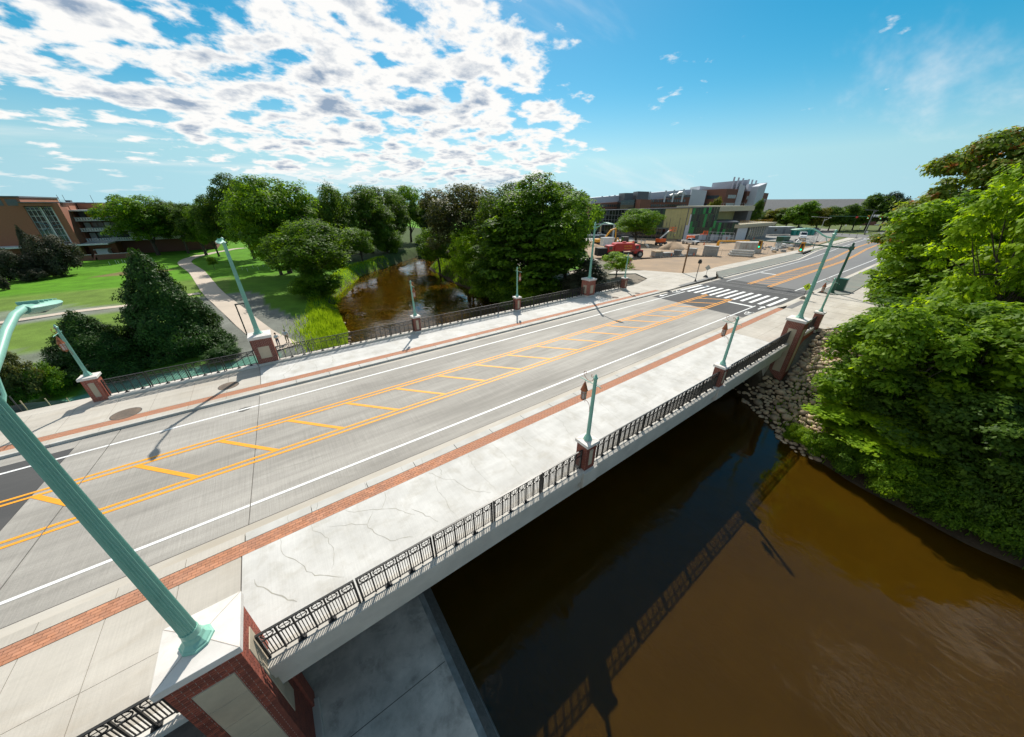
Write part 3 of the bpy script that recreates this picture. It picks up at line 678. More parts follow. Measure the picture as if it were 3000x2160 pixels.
# near and far edge beams with rail ledge
def edge(yr, s, name):                               # s = -1 near side, +1 far side
    o = yr + s*.30; i = yr - s*.28; xa = x2(9)+.02 if s < 0 else x2(31)
    MB().prism_x([(i,.10),(i,.29),(i+s*.03,.31),(o-s*.02,.31),(o,.29),(o,-.02),(o-s*.05,-.07),(o-s*.05,-.33),(o-s*.11,-.40),(i,-.40)][::-s], xa, 37.6).build(name, K['beam'], bridge)
    MB().box(xa,min(i,o-s*.2),-1.05,37.3,max(i,o-s*.2),-.401).build('outer_girder', K['beam'], bridge)
RN = 7.78
edge(RN, -1, 'edge_beam'); edge(31.45, 1, 'edge_beam')
MB().box(x2(20),8.2,-.95,37.3,31.1,-.66).build('deck_slab', K['beam'], bridge)
for k in range(6): MB().box(x2(20),9.2+4.1*k,-1.5,37.0,9.9+4.1*k,-.95).build('girder', K['beam'], bridge)
MB().box(-4.3,8.3,-5.6,-3.35,31.0,-.97).build('abutment', K['beam'], bridge)
MB().box(36.7,8.3,-5.9,37.5,31.0,-.97).build('abutment', K['beam'], bridge)
for a in (9.6, 14, 18): MB().box(36.66,a,-5.5,36.70,a+.05,-1.6).build('joint_groove', K['joint'], bridge)
# approach parapet plinths (left and right of the span)
for xa, xb, yc in ((-11.3,-2.95,31.45),(37.6,43.4,31.45),(39.0,45.3,7.86),(-13,-4.45,7.86)):
    MB().box(xa,yc-.28,-.5,xb,yc+.28,.31).build('rail_plinth', K['stone'], bridge, bevel=.02)

# ---- brick piers
def pier(x, y, w, z0, zb, zt, label, group, panels, nind=0, name='brick_pier', base=True):
    t = thing(name, label, 'pier', (x,y,0), 0, group); h = w/2
    MB().box(-h+.012,-h+.012,z0,h-.012,h-.012,zb).build('core', K['mortar'], t)
    bl, bh, j = .25, .083, .017; items = []
    zb0 = z0 + (.32 if base else 0)
    nrow = int(round((zb-zb0)/bh)); bh = (zb-zb0)/nrow
    for face in range(4):
        for r_ in range(nrow):
            z = zb0 + r_*bh; u = -h - (bl/2 if r_ % 2 else 0)
            while u < h - .02:
                a = max(u, -h); c = min(u+bl, h); u += bl
                if c - a < .025: continue
                skip = False
                for pf, pu0, pu1, pz0, pz1 in panels:
                    if pf == face and c > pu0+.01 and a < pu1-.01 and z+bh > pz0+.01 and z < pz1-.01:
                        if a < pu0: c = pu0
                        elif c > pu1: a = pu1
                        else: skip = True
                if skip or c - a < .02: continue
                items.append((face, a+j/2, c-j/2, z+j/2, z+bh-j/2))
    def bx(mb, it, ox=0, oy=0, oz=0):
        f, a, c, za, zc = it; p = h; q = h-.03
        if f == 0: mb.box(a-ox,-p-oy,za-oz,c-ox,-q-oy,zc-oz)        # -Y
        elif f == 1: mb.box(q-ox,a-oy,za-oz,p-ox,c-oy,zc-oz)        # +X
        elif f == 2: mb.box(-c-ox,q-oy,za-oz,-a-ox,p-oy,zc-oz)      # +Y
        else: mb.box(-p-ox,-c-oy,za-oz,-q-ox,-a-oy,zc-oz)           # -X
    if nind:
        def near(it):
            f, a, c, za, zc = it; uu = (a+c)/2; P = [(uu,-h),(h,uu),(-uu,h),(-h,-uu)][f]
            return (0 if f in (0,1) else 99) + np.linalg.norm(np.array([x+P[0], y+P[1], za])-CAM)
        items.sort(key=near); cache = {}
        for it in items[:nind]:
            f, a, c, za, zc = it; key = (f, round(c-a,3), round(zc-za,4))
            if key not in cache:
                m = MB(); bx(m, it, *([a,0,za] if f == 0 else [0,a,za] if f == 1 else [-c,0,za] if f == 2 else [0,-c,za])); cache[key] = m.mesh('brick', K['brick'])
            inst('brick', cache[key], t, [(a,0,za),(0,a,za),(-c,0,za),(0,-c,za)][f])
    m = MB()
    for it in items[nind:]: bx(m, it)
    m.build('brickwork', K['brick'], t, kind='stuff')
    for pf, pu0, pu1, pz0, pz1 in panels:
        n = max(1, int(round((pz1-pz0)/.95))); d = (pz1-pz0)/n; fw = .035
        for k in range(n):
            a, c = pu0+.006, pu1-.006; za, zc = pz0+k*d+.005, pz0+(k+1)*d-.005; p = h+.012; q = h-.03
            mb = MB()
            if pf == 0: mb.box(a,-p,za,c,-q,zc)
            elif pf == 1: mb.box(q,a,za,p,c,zc)
            elif pf == 2: mb.box(-c,q,za,-a,p,zc)
            else: mb.box(-p,-c,za,-q,-a,zc)
            mb.build('stone_panel', K['panel'], t, bevel=.012)
    if base: MB().box(-h-.03,-h-.03,z0,h+.03,h+.03,z0+.31).build('base', K['stone'], t, bevel=.02)
    o = h + .085
    cp = MB(); cp.add([(-o,-o,zb),(o,-o,zb),(o,o,zb),(-o,o,zb),(-o,-o,zt),(o,-o,zt),(o,o,zt),(-o,o,zt),(0,0,zt+w*.07)],
        [(3,2,1,0),(0,1,5,4),(1,2,6,5),(2,3,7,6),(3,0,4,7),(4,5,8),(5,6,8),(6,7,8),(7,4,8)])
    c = cp.build('cap', K['capw'], t, bevel=.012)
    sg = MB()
    for q in ((-o,-o),(o,-o),(o,o),(-o,o)): sg.bar((q[0]*.985,q[1]*.985,zt+.002),(0,0,zt+w*.07+.002),.012,.006)
    sg.build('cap_joint', K['mortar'], c)
    return t
LN, LF = 7.7, 31.75
PN = {}
PN['N0'] = pier(-3.77,7.68,1.38,-5.2,2.40,2.62,'large brick lamp pier with pale cap in the near bottom-left corner','large brick lamp piers',[(0,-.40,.40,-3.0,1.72),(1,-.32,.32,-2.2,1.72),(3,-.32,.32,.6,1.72)],300,base=False)
PN['N1'] = pier(10.17,7.86,.66,-.02,1.74,1.90,'small brick lamp pier on the near railing, nearer of the two mid-span','small brick lamp piers',[(0,-.13,.13,.55,1.45),(2,-.13,.13,.55,1.45)])
PN['N2'] = pier(24.0,7.86,.66,-.02,1.74,1.90,'small brick lamp pier on the near railing, farther of the two mid-span','small brick lamp piers',[(0,-.13,.13,.55,1.45),(2,-.13,.13,.55,1.45)])
PN['N3'] = pier(38.25,7.7,1.38,-4.0,2.40,2.62,'large brick lamp pier above the boulder bank at the right end','large brick lamp piers',[(0,-.38,.38,-2.6,1.72),(3,-.32,.32,-2.6,1.72)])
PN['N4'] = pier(45.7,7.75,.70,-.3,1.74,1.90,'small end pier beside the mulch bed on the right','small brick lamp piers',[(0,-.13,.13,.55,1.45)])
PN['F0'] = pier(-11.65,31.6,.72,-.2,1.74,1.90,'small brick lamp pier at the left end of the far pavement','small brick lamp piers',[(0,-.14,.14,.5,1.45)])
PN['F1'] = pier(-2.2,31.95,1.38,.02,2.40,2.62,'large brick lamp pier on the far pavement in front of the park path','large brick lamp piers',[(0,-.37,.37,.75,1.75)])
PN['F2'] = pier(10.6,31.45,.66,.02,1.74,1.90,'small brick lamp pier on the far railing before the open water','small brick lamp piers',[(0,-.13,.13,.55,1.45)])
PN['F3'] = pier(23.5,31.45,.66,.02,1.74,1.90,'small brick lamp pier on the far railing before the riverside trees','small brick lamp piers',[(0,-.13,.13,.55,1.45)])
PN['F4'] = pier(36.2,31.4,1.38,.02,2.40,2.62,'large brick lamp pier at the right end of the far railing','large brick lamp piers',[(0,-.30,.30,.6,1.75),(3,-.30,.30,.6,1.75)])
PN['F5'] = pier(43.9,31.0,.70,.0,1.74,1.90,'last small brick pier of the far railing beside the plaza bed','small brick lamp piers',[(0,-.13,.13,.55,1.45)])
# corbels and footings that belong to the bridge
for x in (10.17, 24.0):
    MB().prism_x([(7.38,.30),(8.1,.30),(8.1,-.75),(7.5,-.75),(7.38,-.6)], x-.5, x+.5).build('pier_corbel', K['beam'], bridge, bevel=.03)
MB().box(37.35,6.75,-5.8,39.1,8.6,-3.95).build('footing', K['beam'], bridge, bevel=.03)
MB().box(-4.7,6.75,-5.6,-2.85,8.6,-4.6).build('footing', K['beam'], bridge, bevel=.03)
MB().box(36.95,8.35,-4.0,37.55,9.0,.0).build('brick_return', K['brick'], bridge)
MB().box(-3.4,8.35,-5.0,-3.0,8.9,-.97).build('brick_return', K['brick'], bridge)
MB().box(38.9,7.55,-1.4,45.4,8.1,-.02).build('wing_wall', K['brick'], bridge)
MB().box(-11.3,31.15,-2.5,-2.9,31.75,-.02).build('wing_wall', K['beam'], bridge)

# ---- railing panels
RT = 1.50; RB = .31
me_ring = MB().torus((0,0,0), .138, .017, 16, 5).mesh('ring', K['iron'])
me_cross = MB().box(-.13,-.008,-.008,.13,.008,.008).box(-.008,-.008,-.13,.008,.008,-.008).box(-.008,-.008,.008,.008,.008,.13).mesh('ring_cross', K['iron'])
me_bal = MB().box(-.011,-.011,.44,.011,.011,1.13).mesh('baluster', K['iron'])
me_post = MB().box(-.024,-.024,.36,.024,.024,RT-.03).mesh('post', K['iron'])
me_endp = MB().box(-.032,-.032,RB,.032,.032,RT-.02).mesh('end_post', K['iron'])
me_foot = MB().box(-.11,-.09,RB,.11,.09,RB+.03).box(-.04,-.04,RB+.03,.04,.04,.44).mesh('foot_plate', K['iron'])
rails = {}
def rail_panel(x0, y, L, n, label, far, rot=0.0, z=0.0, group='black railing panels on the bridge'):
    t = thing('railing_panel', label, 'railing', (x0,y,z), rot, group)
    key = (round(L,3), n, far)
    if key not in rails:
        d = {}
        d['top'] = MB().box(0,-.035,RT-.035,L,.035,RT).mesh('top_rail', K['iron'])
        d['mid'] = MB().box(.03,-.02,1.135,L-.03,.02,1.165).mesh('middle_rail', K['iron'])
        d['bot'] = MB().box(.03,-.018,.415,L-.03,.018,.44).mesh('bottom_rail', K['iron'])
        m = MB(); p = (L-.06)/n
        for i in range(n):
            for k in range(1,5): u = .03+p*i+p*k/5; m.box(u-.011,-.011,.44,u+.011,.011,1.135)
        d['bal'] = m.mesh('balusters', K['iron']); rails[key] = d
    d = rails[key]; p = (L-.06)/n
    for nm, k in (('top_rail','top'),('middle_rail','mid'),('bottom_rail','bot')): inst(nm, d[k], t)
    for u in (.032, L-.032): inst('end_post', me_endp, t, (u,0,0))
    for i in range(n):
        c = .03+p*(i+.5); rg = inst('ring', me_ring, t, (c,0,1.316)); inst('ring_cross', me_cross, rg)
        if i: inst('post', me_post, t, (.03+p*i,0,0))
        if i and i % 2 == 0: inst('foot_plate', me_foot, t, (.03+p*i,0,0))
        if not far:
            for k in range(1,5): inst('baluster', me_bal, t, (.03+p*i+p*k/5,0,0))
    if far: inst('balusters', d['bal'], t, kind='stuff')
    return t
def rail_run(xa, xb, y, n, where, far, y2=None, cnt=None):
    L = (xb-xa)/n
    for i in range(n):
        nr = cnt or max(3, int(round(L/.46)))
        rail_panel(xa+i*L+.025, y, L-.05, nr, f'{ordinal(i)} railing panel {where}', far)
rail_run(-3.06, 9.82, RN, 5, 'right of the bottom-left big pier, near side', False)
rail_run(10.52, 23.65, RN, 6, 'from the left between the two small near piers', False)
rail_run(24.35, 37.54, RN, 6, 'from the left before the pier above the boulders', True)
rail_run(38.98, 45.32, RN, 3, 'beyond the pier above the boulders', True)
rail_run(-9.6, -4.50, RN, 2, 'left of the bottom-left big pier, counted from the left edge', False)
rail_run(-11.27, -2.93, 31.45, 4, 'from the left in front of the dark yews', True)
rail_run(-1.48, 10.25, 31.45, 5, 'right of the big far pier near the two people', True)
rail_run(10.95, 23.15, 31.45, 5, 'from the left before the open water, far side', True)
rail_run(23.85, 35.48, 31.45, 5, 'from the left before the riverside grove, far side', True)
rail_run(36.92, 43.53, 31.3, 3, 'from the left beside the plaza bed, far side', True)
rail_panel(-4.62, 6.6, 2.6, 6, 'black railing panel sloping away below the bottom-left big pier', False, R(-90), -.25)
# ================================================================== lamps
def tall_lamp(x, y, s, label, ext=0.0, dz=0.0):
    t = thing('tall_street_lamp', label, 'street lamp', (x,y,2.66), 0, 'tall mint street lamps')
    MB().lathe([(.33,0),(.33,.07),(.29,.09),(.285,.12),(.24,.17),(.215,.20),(.20,.30),(.185,.33)],8).build('base', K['mint'], t, bevel=.008)
    MB().lathe([(.175,.30),(.172,.52)],24).build('collar', K['mint'], t, smooth=True)
    n = 9; MB().lathe([(.162-.062*k/n, .50+(6.35+dz)*k/n) for k in range(n+1)],40,flute=.13).build('pole', K['mint'], t)
    MB().lathe([(a_,z_+dz) for a_,z_ in ((.13,6.83),(.15,6.86),(.15,6.91),(.11,6.94),(.085,6.97),(.06,7.0),(.085,7.05),(.10,7.12),(.085,7.19),(.03,7.23),(.005,7.25))],20).build('finial', K['mint'], t, smooth=True)
    arm = MB().tube([(0,-s*.28,6.62+dz),(0,s*.1,6.60+dz),(0,s*.42,6.64+dz),(0,s*.75,6.78+dz),(0,s*(1.1+ext*.5),7.02+dz),(0,s*(1.45+ext*.9),7.18+dz),(0,s*(1.85+ext),7.22+dz)],[.035,.055,.06,.062,.062,.06,.055],12).build('arm', K['mint'], t, smooth=True)
    MB().tube([(0,s*.08,6.15+dz),(0,s*.3,6.3+dz),(0,s*.45,6.58+dz)],.025,8).build('brace', K['mint'], arm, smooth=True)
    lm = MB(); prof = [(1.75,.09,.10),(1.95,.17,.13),(2.25,.24,.13),(2.6,.20,.11),(2.9,.10,.07),(3.05,.02,.03)]
    q = []; fs = []; nn = 10
    for yy, w, h in prof:
        for k in range(nn):
            a = 2*math.pi*k/nn; q.append((w*math.cos(a), s*(yy+ext), 7.20 + dz + (h*.55 if math.sin(a) > 0 else h*.9)*math.sin(a) - .10*(yy-1.8)))
    for i in range(len(prof)-1):
        for k in range(nn): fs.append((i*nn+k, i*nn+(k+1)%nn, (i+1)*nn+(k+1)%nn, (i+1)*nn+k))
    fs += [tuple(range(nn-1,-1,-1)), tuple((len(prof)-1)*nn+k for k in range(nn))]
    lo = lm.add(q, fs).build('luminaire', K['mint'], t, smooth=True)
    for k in range(5): MB().box(-.13+.01*k,s*(2.0+ext+.19*k)-.012,7.24+dz-.019*k,.13-.01*k,s*(2.0+ext+.19*k)+.012,7.30+dz-.031*k).build('cooling_fin', K['mint'], lo)
    MB().box(-.10,min(s*(2.05+ext),s*(2.6+ext)),7.05+dz,.10,max(s*(2.05+ext),s*(2.6+ext)),7.065+dz).build('lens', K['lglass'], lo)
    return t
tall_lamp(-3.80,7.62,1,'tall mint street lamp rising from the bottom-left big pier',.35,.45)
tall_lamp(38.25,7.7,1,'tall mint street lamp on the right-hand near pier above the boulders',0,.25)
tall_lamp(-2.25,31.95,-1,'tall mint street lamp on the far left pier beside the park path')
tall_lamp(36.15,31.3,-1,'tall mint street lamp on the far right pier before the building site')
def spiral(c, r0, r1, a0, a1, n=12, pl=None):
    out = []
    for k in range(n+1):
        f = k/n; a = a0+(a1-a0)*f; r = r0+(r1-r0)*f; out.append((0, c[0]+r*math.cos(a), c[1]+r*math.sin(a)))
    return out
def lantern_lamp(x, y, s, label):
    t = thing('lantern_lamp', label, 'lamp post', (x,y,1.93), 0, 'mint lamp posts with hanging copper lanterns')
    MB().lathe([(.21,0),(.21,.05),(.185,.07),(.19,.10),(.15,.18),(.12,.25),(.105,.29)],8).build('base', K['mint'], t, bevel=.006)
    MB().lathe([(.095-.02*k/5,.27+3.03*k/5) for k in range(6)],28,flute=.12).build('pole', K['mint'], t)
    MB().lathe([(.085,3.28),(.10,3.31),(.10,3.36),(.05,3.40),(.065,3.44),(.02,3.50),(.004,3.53)],16).build('finial', K['mint'], t, smooth=True)
    cb = MB().tube([(0,-s*.36,2.97),(0,-s*.3,3.0),(0,s*.8,3.0),(0,s*.87,2.98)],[.014,.02,.02,.012],8).build('crossbar', K['mint'], t)
    f = lambda P: [(p[0], s*p[1], p[2]) for p in P]
    up = [(0,.09,3.32)] + spiral((.19,3.33),.10,.045,math.pi*.1,math.pi*1.9,10)[::-1][:0]
    sc = MB()
    sc.tube(f(spiral((.20,3.36),.035,.085,math.pi*2.6,math.pi*.95,12)+[(0,.10,3.25),(0,.17,3.10),(0,.30,3.05),(0,.44,3.06),(0,.58,3.14),(0,.66,3.25)]+spiral((.585,3.34),.095,.035,-.1*math.pi,1.75*math.pi,12)),.011,6)
    sc.build('scroll', K['copper'], t)
    lz = 2.93; ly = s*.55; ln = MB()
    ln.tube([(0,ly,3.0),(0,ly,lz-.02)],.012,6)
    L = ln.build('hook', K['mint'], t)
    lan = bpy.data.objects.new('lantern', MB().lathe([(.185,lz-.47),(.165,lz-.44),(.075,lz-.16),(.03,lz-.05),(.012,lz)],6,(0,ly,0)).mesh('lantern_roof', K['copper'])); COL.objects.link(lan); lan.parent = t; lan.name = 'lantern_roof'
    MB().lathe([(.108,lz-.47),(.118,lz-.60),(.105,lz-.90)],6,(0,ly,0)).build('pane', K['lglass'], lan)
    fr = MB()
    for k in range(6):
        a = 2*math.pi*k/6; c, n_ = math.cos(a), math.sin(a); fr.tube([(.12*c,ly+.12*n_,lz-.46),(.128*c,ly+.128*n_,lz-.60),(.115*c,ly+.115*n_,lz-.92)],.011,5)
    fr.lathe([(.13,lz-.62),(.135,lz-.61),(.13,lz-.60)],6,(0,ly,0)); fr.lathe([(.13,lz-.94),(.13,lz-.90)],6,(0,ly,0)); fr.lathe([(.01,lz-1.04),(.05,lz-.98),(.11,lz-.94)],6,(0,ly,0))
    fr.build('lantern_frame', K['copper'], lan)
    br = MB(); br.tube(f([(0,.42,lz-1.06),(0,.46,lz-1.0),(0,.42,lz-.95),(0,.33,lz-.94),(0,.22,lz-1.0),(0,.13,lz-1.14),(0,.11,lz-1.36),(0,.13,lz-1.42)]),.011,6); br.build('bracket', K['copper'], t)
    return t
lantern_lamp(10.17,7.86,1,'mint lantern post on the nearer small pier of the near railing')
lantern_lamp(24.0,7.86,1,'mint lantern post on the farther small pier of the near railing')
lantern_lamp(45.7,7.75,1,'mint lantern post at the right end beside the mulch bed')
lantern_lamp(-11.65,31.6,-1,'mint lantern post at the far left beside the dark conifer')
lantern_lamp(10.6,31.45,-1,'mint lantern post on the far railing in front of open water')
lantern_lamp(23.5,31.45,-1,'mint lantern post on the far railing before the leafy trees')
lantern_lamp(43.9,31.0,-1,'mint lantern post on the last small pier of the far railing')

# ================================================================== street furniture
def text_mesh(txt, size, mat, name='lettering', spacing=1.0, depth=.004):
    cu = bpy.data.curves.new(name, 'FONT'); cu.body = txt; cu.size = size; cu.extrude = depth; cu.align_x = 'CENTER'; cu.align_y = 'CENTER'; cu.space_line = spacing
    o = bpy.data.objects.new(name, cu); COL.objects.link(o); dg = bpy.context.evaluated_depsgraph_get()
    me = bpy.data.meshes.new_from_object(o.evaluated_get(dg)); bpy.data.objects.remove(o); me.materials.clear(); me.materials.append(mat); return me
K['sigy'] = M('signal_yellow',(.80,.36,.01),None,2,.4,fine=.02); K['black'] = M('flat_black',(.012,.012,.012)); K['signw'] = M('sign_white',(.75,.75,.73),None,2,.5,fine=.02)
K['lime'] = M('fluorescent_yellow_green',(.55,.74,.01),None,2,.5,fine=.02); K['signback'] = M('aluminium_back',(.40,.41,.38),None,2,.5,fine=.02)
gl_on = emis('green_lens', (.02,.85,.45), 1.3); red_off = M('red_lens',(.10,.012,.008)); amb_off = M('amber_lens',(.16,.07,.01))
t = thing('traffic_signal_mast', 'dark green traffic signal mast with long arm reaching over the road', 'traffic signal', (67.2,11.1,.14))
MB().lathe([(.34,0),(.34,.08),(.24,.12),(.20,.5),(.19,.6)],12).build('base', K['dgreen'], t)
MB().lathe([(.17,.5),(.125,7.0)],14).build('pole', K['dgreen'], t, smooth=True)
MB().box(-.24,-.24,6.05,.24,.24,6.55).build('arm_clamp', K['dgreen'], t, bevel=.03)
MB().tube([(-.1,.2,6.3),(-.1,6.0,6.42),(-.1,12.5,6.45)],[.12,.09,.06],12).build('mast_arm', K['dgreen'], t, smooth=True)
def signal(parent, x, y, z, yellow=True):
    h = MB().box(x-.12,y-.20,z-.58,x+.12,y+.20,z+.58).build('signal_head', K['sigy'], parent, bevel=.02)
    MB().box(x+.05,y-.30,z-.70,x+.075,y+.30,z+.70).build('back_plate', K['sigy'], h)
    MB().box(x-.128,y-.165,z-.54,x-.119,y+.165,z+.54).build('face_plate', K['black'], h)
    for k, mt in ((1,red_off),(0,amb_off),(-1,gl_on)):
        zc = z+.36*k; ln = MB().cyl((x-.118,y,zc),(x-.138,y,zc),.135,16).build('lens', mt, h)
        MB().tube([(x-.12,y+.15*math.cos(a),zc+.15*math.sin(a)) for a in np.linspace(.1,math.pi-.1,7)],.014,4).build('visor', K['black'], ln)
signal(t, -.1, 5.55, 5.95); signal(t, -.1, 11.2, 5.85)
sg = MB().box(-.22,8.15,5.55,-.20,8.95,6.35).build('sign_plate', K['signw'], t)
inst('lettering', text_mesh('CROSS\nWALK', .24, K['black'], spacing=.95), sg, (-.225,8.55,6.09), (R(90),0,R(-90)))
MB().prism_x([(8.52,5.86),(8.58,5.86),(8.58,5.72),(8.66,5.72),(8.55,5.60),(8.44,5.72),(8.52,5.72)], -.232, -.222).build('arrow_symbol', K['black'], sg)
cab = thing('signal_cabinet', 'dark green traffic cabinet behind the signal mast on the verge', 'cabinet', (70.2,11.0,.14)); MB().box(-.45,-.6,.0,.45,.6,1.7).build('cabinet_body', K['dgreen'], cab, bevel=.04); MB().box(-.5,-.65,1.70,.5,.65,1.76).build('lid', K['dgreen'], cab); MB().box(-.46,.02,.2,-.45,.5,1.55).build('door', K['dgreen'], cab); MB().box(-.49,.08,.85,-.46,.12,1.0).build('handle', K['grey'], cab)
# pedestrian signal pole
t = thing('pedestrian_signal', 'black pedestrian signal pole at the far end of the crossing', 'pedestrian signal', (58.5,27.2,.15))
MB().lathe([(.24,0),(.24,.05),(.16,.12),(.10,.30),(.07,.36)],10).build('base', K['iron'], t); MB().lathe([(.055,.3),(.05,3.3)],10).build('pole', K['iron'], t); MB().box(-.22,-.25,2.95,.18,.22,3.45).build('signal_box', K['iron'], t, bevel=.03); MB().box(-.15,-.16,3.45,.12,.14,3.6).build('camera_unit', K['iron'], t); MB().box(-.1,-.06,1.0,.0,.06,1.25).build('push_button', K['grey'], t)
def diamond(x, y, z, s, label, face, rz=0.0, back=False, ped=True):
    t = thing('crossing_sign', label, 'sign', (x,y,z), rz)
    MB().add([(-.34,-.34,0),(.34,-.34,0),(.34,.34,0),(-.34,.34,0),(-.12,-.12,.36),(.12,-.12,.36),(.12,.12,.36),(-.12,.12,.36)],[(3,2,1,0),(4,5,6,7),(0,1,5,4),(1,2,6,5),(2,3,7,6),(3,0,4,7)]).build('base', K['dark'] if back else M('grey_base'+str(int(x)),(.20,.18,.15)), t)
    MB().tube([(0,0,.34),(0,0,1.15)],.03,8).build('stem', K['dark'], t)
    c = 1.15 + s; p = MB().prism_x([(0,c-s),(s,c),(0,c+s),(-s,c)], -.012, .012).build('sign_plate', face, t, bevel=.004)
    if ped and not back:
        m = MB(); f = -.02
        def q(*pts): m.prism_x([(-a*s,c+b_*s) for a,b_ in pts], -.022, -.013)
        m.prism_x([(.02*s+.075*s*math.cos(a), c+.50*s+.085*s*math.sin(a)) for a in np.linspace(0,2*math.pi,12,endpoint=False)], -.022, -.013)
        m.prism_x([(y_*s,c+z_*s) for y_,z_ in ((-.10,.38),(.10,.38),(.12,.02),(-.10,.02))][::-1], -.022, -.013)
        m.prism_x([(y_*s,c+z_*s) for y_,z_ in ((.12,.05),(.02,.02),(.16,-.25),(.20,-.52),(.30,-.52),(.27,-.22))][::-1], -.0225, -.0135)
        m.prism_x([(y_*s,c+z_*s) for y_,z_ in ((-.10,.05),(.02,.02),(-.10,-.22),(-.26,-.50),(-.36,-.44),(-.20,-.18))], -.0225, -.0135)
        m.prism_x([(y_*s,c+z_*s) for y_,z_ in ((.09,.36),(.30,.10),(.25,.05),(.08,.24))][::-1], -.0215, -.0132)
        m.prism_x([(y_*s,c+z_*s) for y_,z_ in ((-.09,.36),(-.32,.20),(-.34,.13),(-.09,.24))], -.0215, -.0132)
        m.build('walking_figure', K['black'], p)
    return t
diamond(59.3,12.45,.15,.52,'lime diamond pedestrian crossing sign on a portable base by the near kerb',K['lime'])
diamond(63.5,27.9,.16,.50,'grey back of a diamond sign on a portable base by the far kerb',K['signback'],0,True)
t = thing('wooden_pole', 'leaning-looking brown wooden post at the edge of the bare site dirt', 'post', (64.1,32.5,.1)); MB().lathe([(.15,-.3),(.13,5.2)],10).build('post', K['wood'], t); MB().box(-.02,-.16,4.6,.02,-.12,4.9).build('bracket', K['dark'], t)
# emergency phone column
t = thing('emergency_phone', 'green emergency call column on the right-hand pavement under the trees', 'call box', (74.0,5.9,.12), R(10))
MB().box(-.25,-.22,0,.25,.22,1.2).build('lower_column', M('kelly_green',(.008,.17,.075),None,2,.4,fine=.02), t, bevel=.02); MB().box(-.08,-.22,1.2,.25,.22,1.45).build('recess', bpy.data.materials['kelly_green'], t); MB().box(-.25,-.22,1.45,.25,.22,2.6).build('upper_column', bpy.data.materials['kelly_green'], t, bevel=.02); MB().box(-.14,-.14,2.6,.14,.14,2.95).build('beacon', bpy.data.materials['kelly_green'], t, bevel=.03); MB().box(-.262,-.05,1.75,-.252,.05,2.5).build('white_marking', K['signw'], t)
t = thing('grey_post', 'plain grey metal post in front of the green call column', 'post', (71.3,4.9,.1)); MB().lathe([(.09,0),(.07,3.4)],10).build('shaft', K['grey'], t); MB().box(-.14,-.14,0,.14,.14,.04).build('base_plate', K['grey'], t)
def cobra(x, y, h, reach, label, s=1):
    t = thing('street_light', label, 'street light', (x,y,.1)); MB().lathe([(.12,0),(.12,.4),(.085,.5),(.06,h)],10).build('pole', K['grey'], t)
    MB().tube([(0,0,h-.5),(0,s*.5,h-.1),(0,s*1.4,h+.35),(0,s*reach,h+.5)],[.045,.04,.035,.03],8).build('arm', K['grey'], t); MB().box(-.12,min(s*reach,s*(reach+.6)),h+.43,.12,max(s*reach,s*(reach+.6)),h+.55).build('lamp_head', K['grey'], t, bevel=.03)
cobra(103,11.6,7.6,3.0,'grey cobra-head street light on the right verge beyond the mast')
cobra(132.6,30.2,8.1,-3.2,'grey cobra-head street light beside the cars left of the far road',-1)
cobra(226,35.5,9,-3,'grey street light beyond the far junction, left of the road',-1)
cobra(244,9,9,3,'grey street light beyond the far junction, right of the road')
def small_post(x, y, h, label, kind):
    t = thing('sign_post', label, 'sign', (x,y,.1)); MB().lathe([(.16,0),(.1,.25),(.045,.3),(.04,h)],8).build('post', K['iron'], t)
    if kind == 'red': MB().cyl((-.06,0,h-.5),(.06,0,h-.5),.42,8).build('sign_plate', K['red'], t)
    elif kind == 'box': MB().box(-.15,-.2,h-.5,.15,.2,h).build('signal_box', K['signw'], t)
    else: MB().box(-.03,-.3,h-.8,.03,.3,h).build('sign_plate', K['signw'], t)
small_post(190.2,31.6,4.2,'black pedestrian pole at the far junction, nearest the verge tip','box')
small_post(205,36.5,7.5,'tall black sign pole with red octagon at the far junction','red')
small_post(203,38.5,4.0,'black post with white box left of the red octagon sign','box')
small_post(211,32.4,1.6,'short black post on the grass corner of the far junction','plate')
t = thing('signal_mast', 'traffic signal mast with two heads spanning the far junction', 'traffic signal', (212,33,.1)); MB().lathe([(.2,0),(.14,9.5)],10).build('pole', K['dark'], t); MB().tube([(0,14,7.0),(0,-8,7.3)],.09,8).build('mast_arm', K['dgreen'], t)
for yy in (1.2,-2.6): signal(t, 0, yy, 6.9)
for yy in (-.1,-1.4): MB().box(-.04,yy-.6,7.0,.04,yy+.5,7.9).build('sign_plate', K['signw'], t)
t = thing('signal_mast', 'far signal mast with two green lights seen through the red-tinged tree', 'traffic signal', (222,4,.1)); MB().lathe([(.2,0),(.14,8)],10).build('pole', K['dark'], t); MB().tube([(0,0,6.9),(0,13,7.1)],.09,8).build('mast_arm', K['dgreen'], t)
for yy in (9.5,4.5): signal(t, 0, yy, 6.7)
# slim black park light by the path
t = thing('path_light', 'slim black right-angled light pole beside the park path', 'street light', (-4.35,47.2,hz1(-4.35,47.2))); MB().box(-.06,-.06,0,.06,.06,5.6).build('pole', K['iron'], t, bevel=.01); MB().box(-.07,-.1,5.6,.9,.1,5.72).build('light_head', K['iron'], t, bevel=.01); MB().box(-.16,-.16,0,.16,.16,.06).build('base_plate', K['iron'], t)
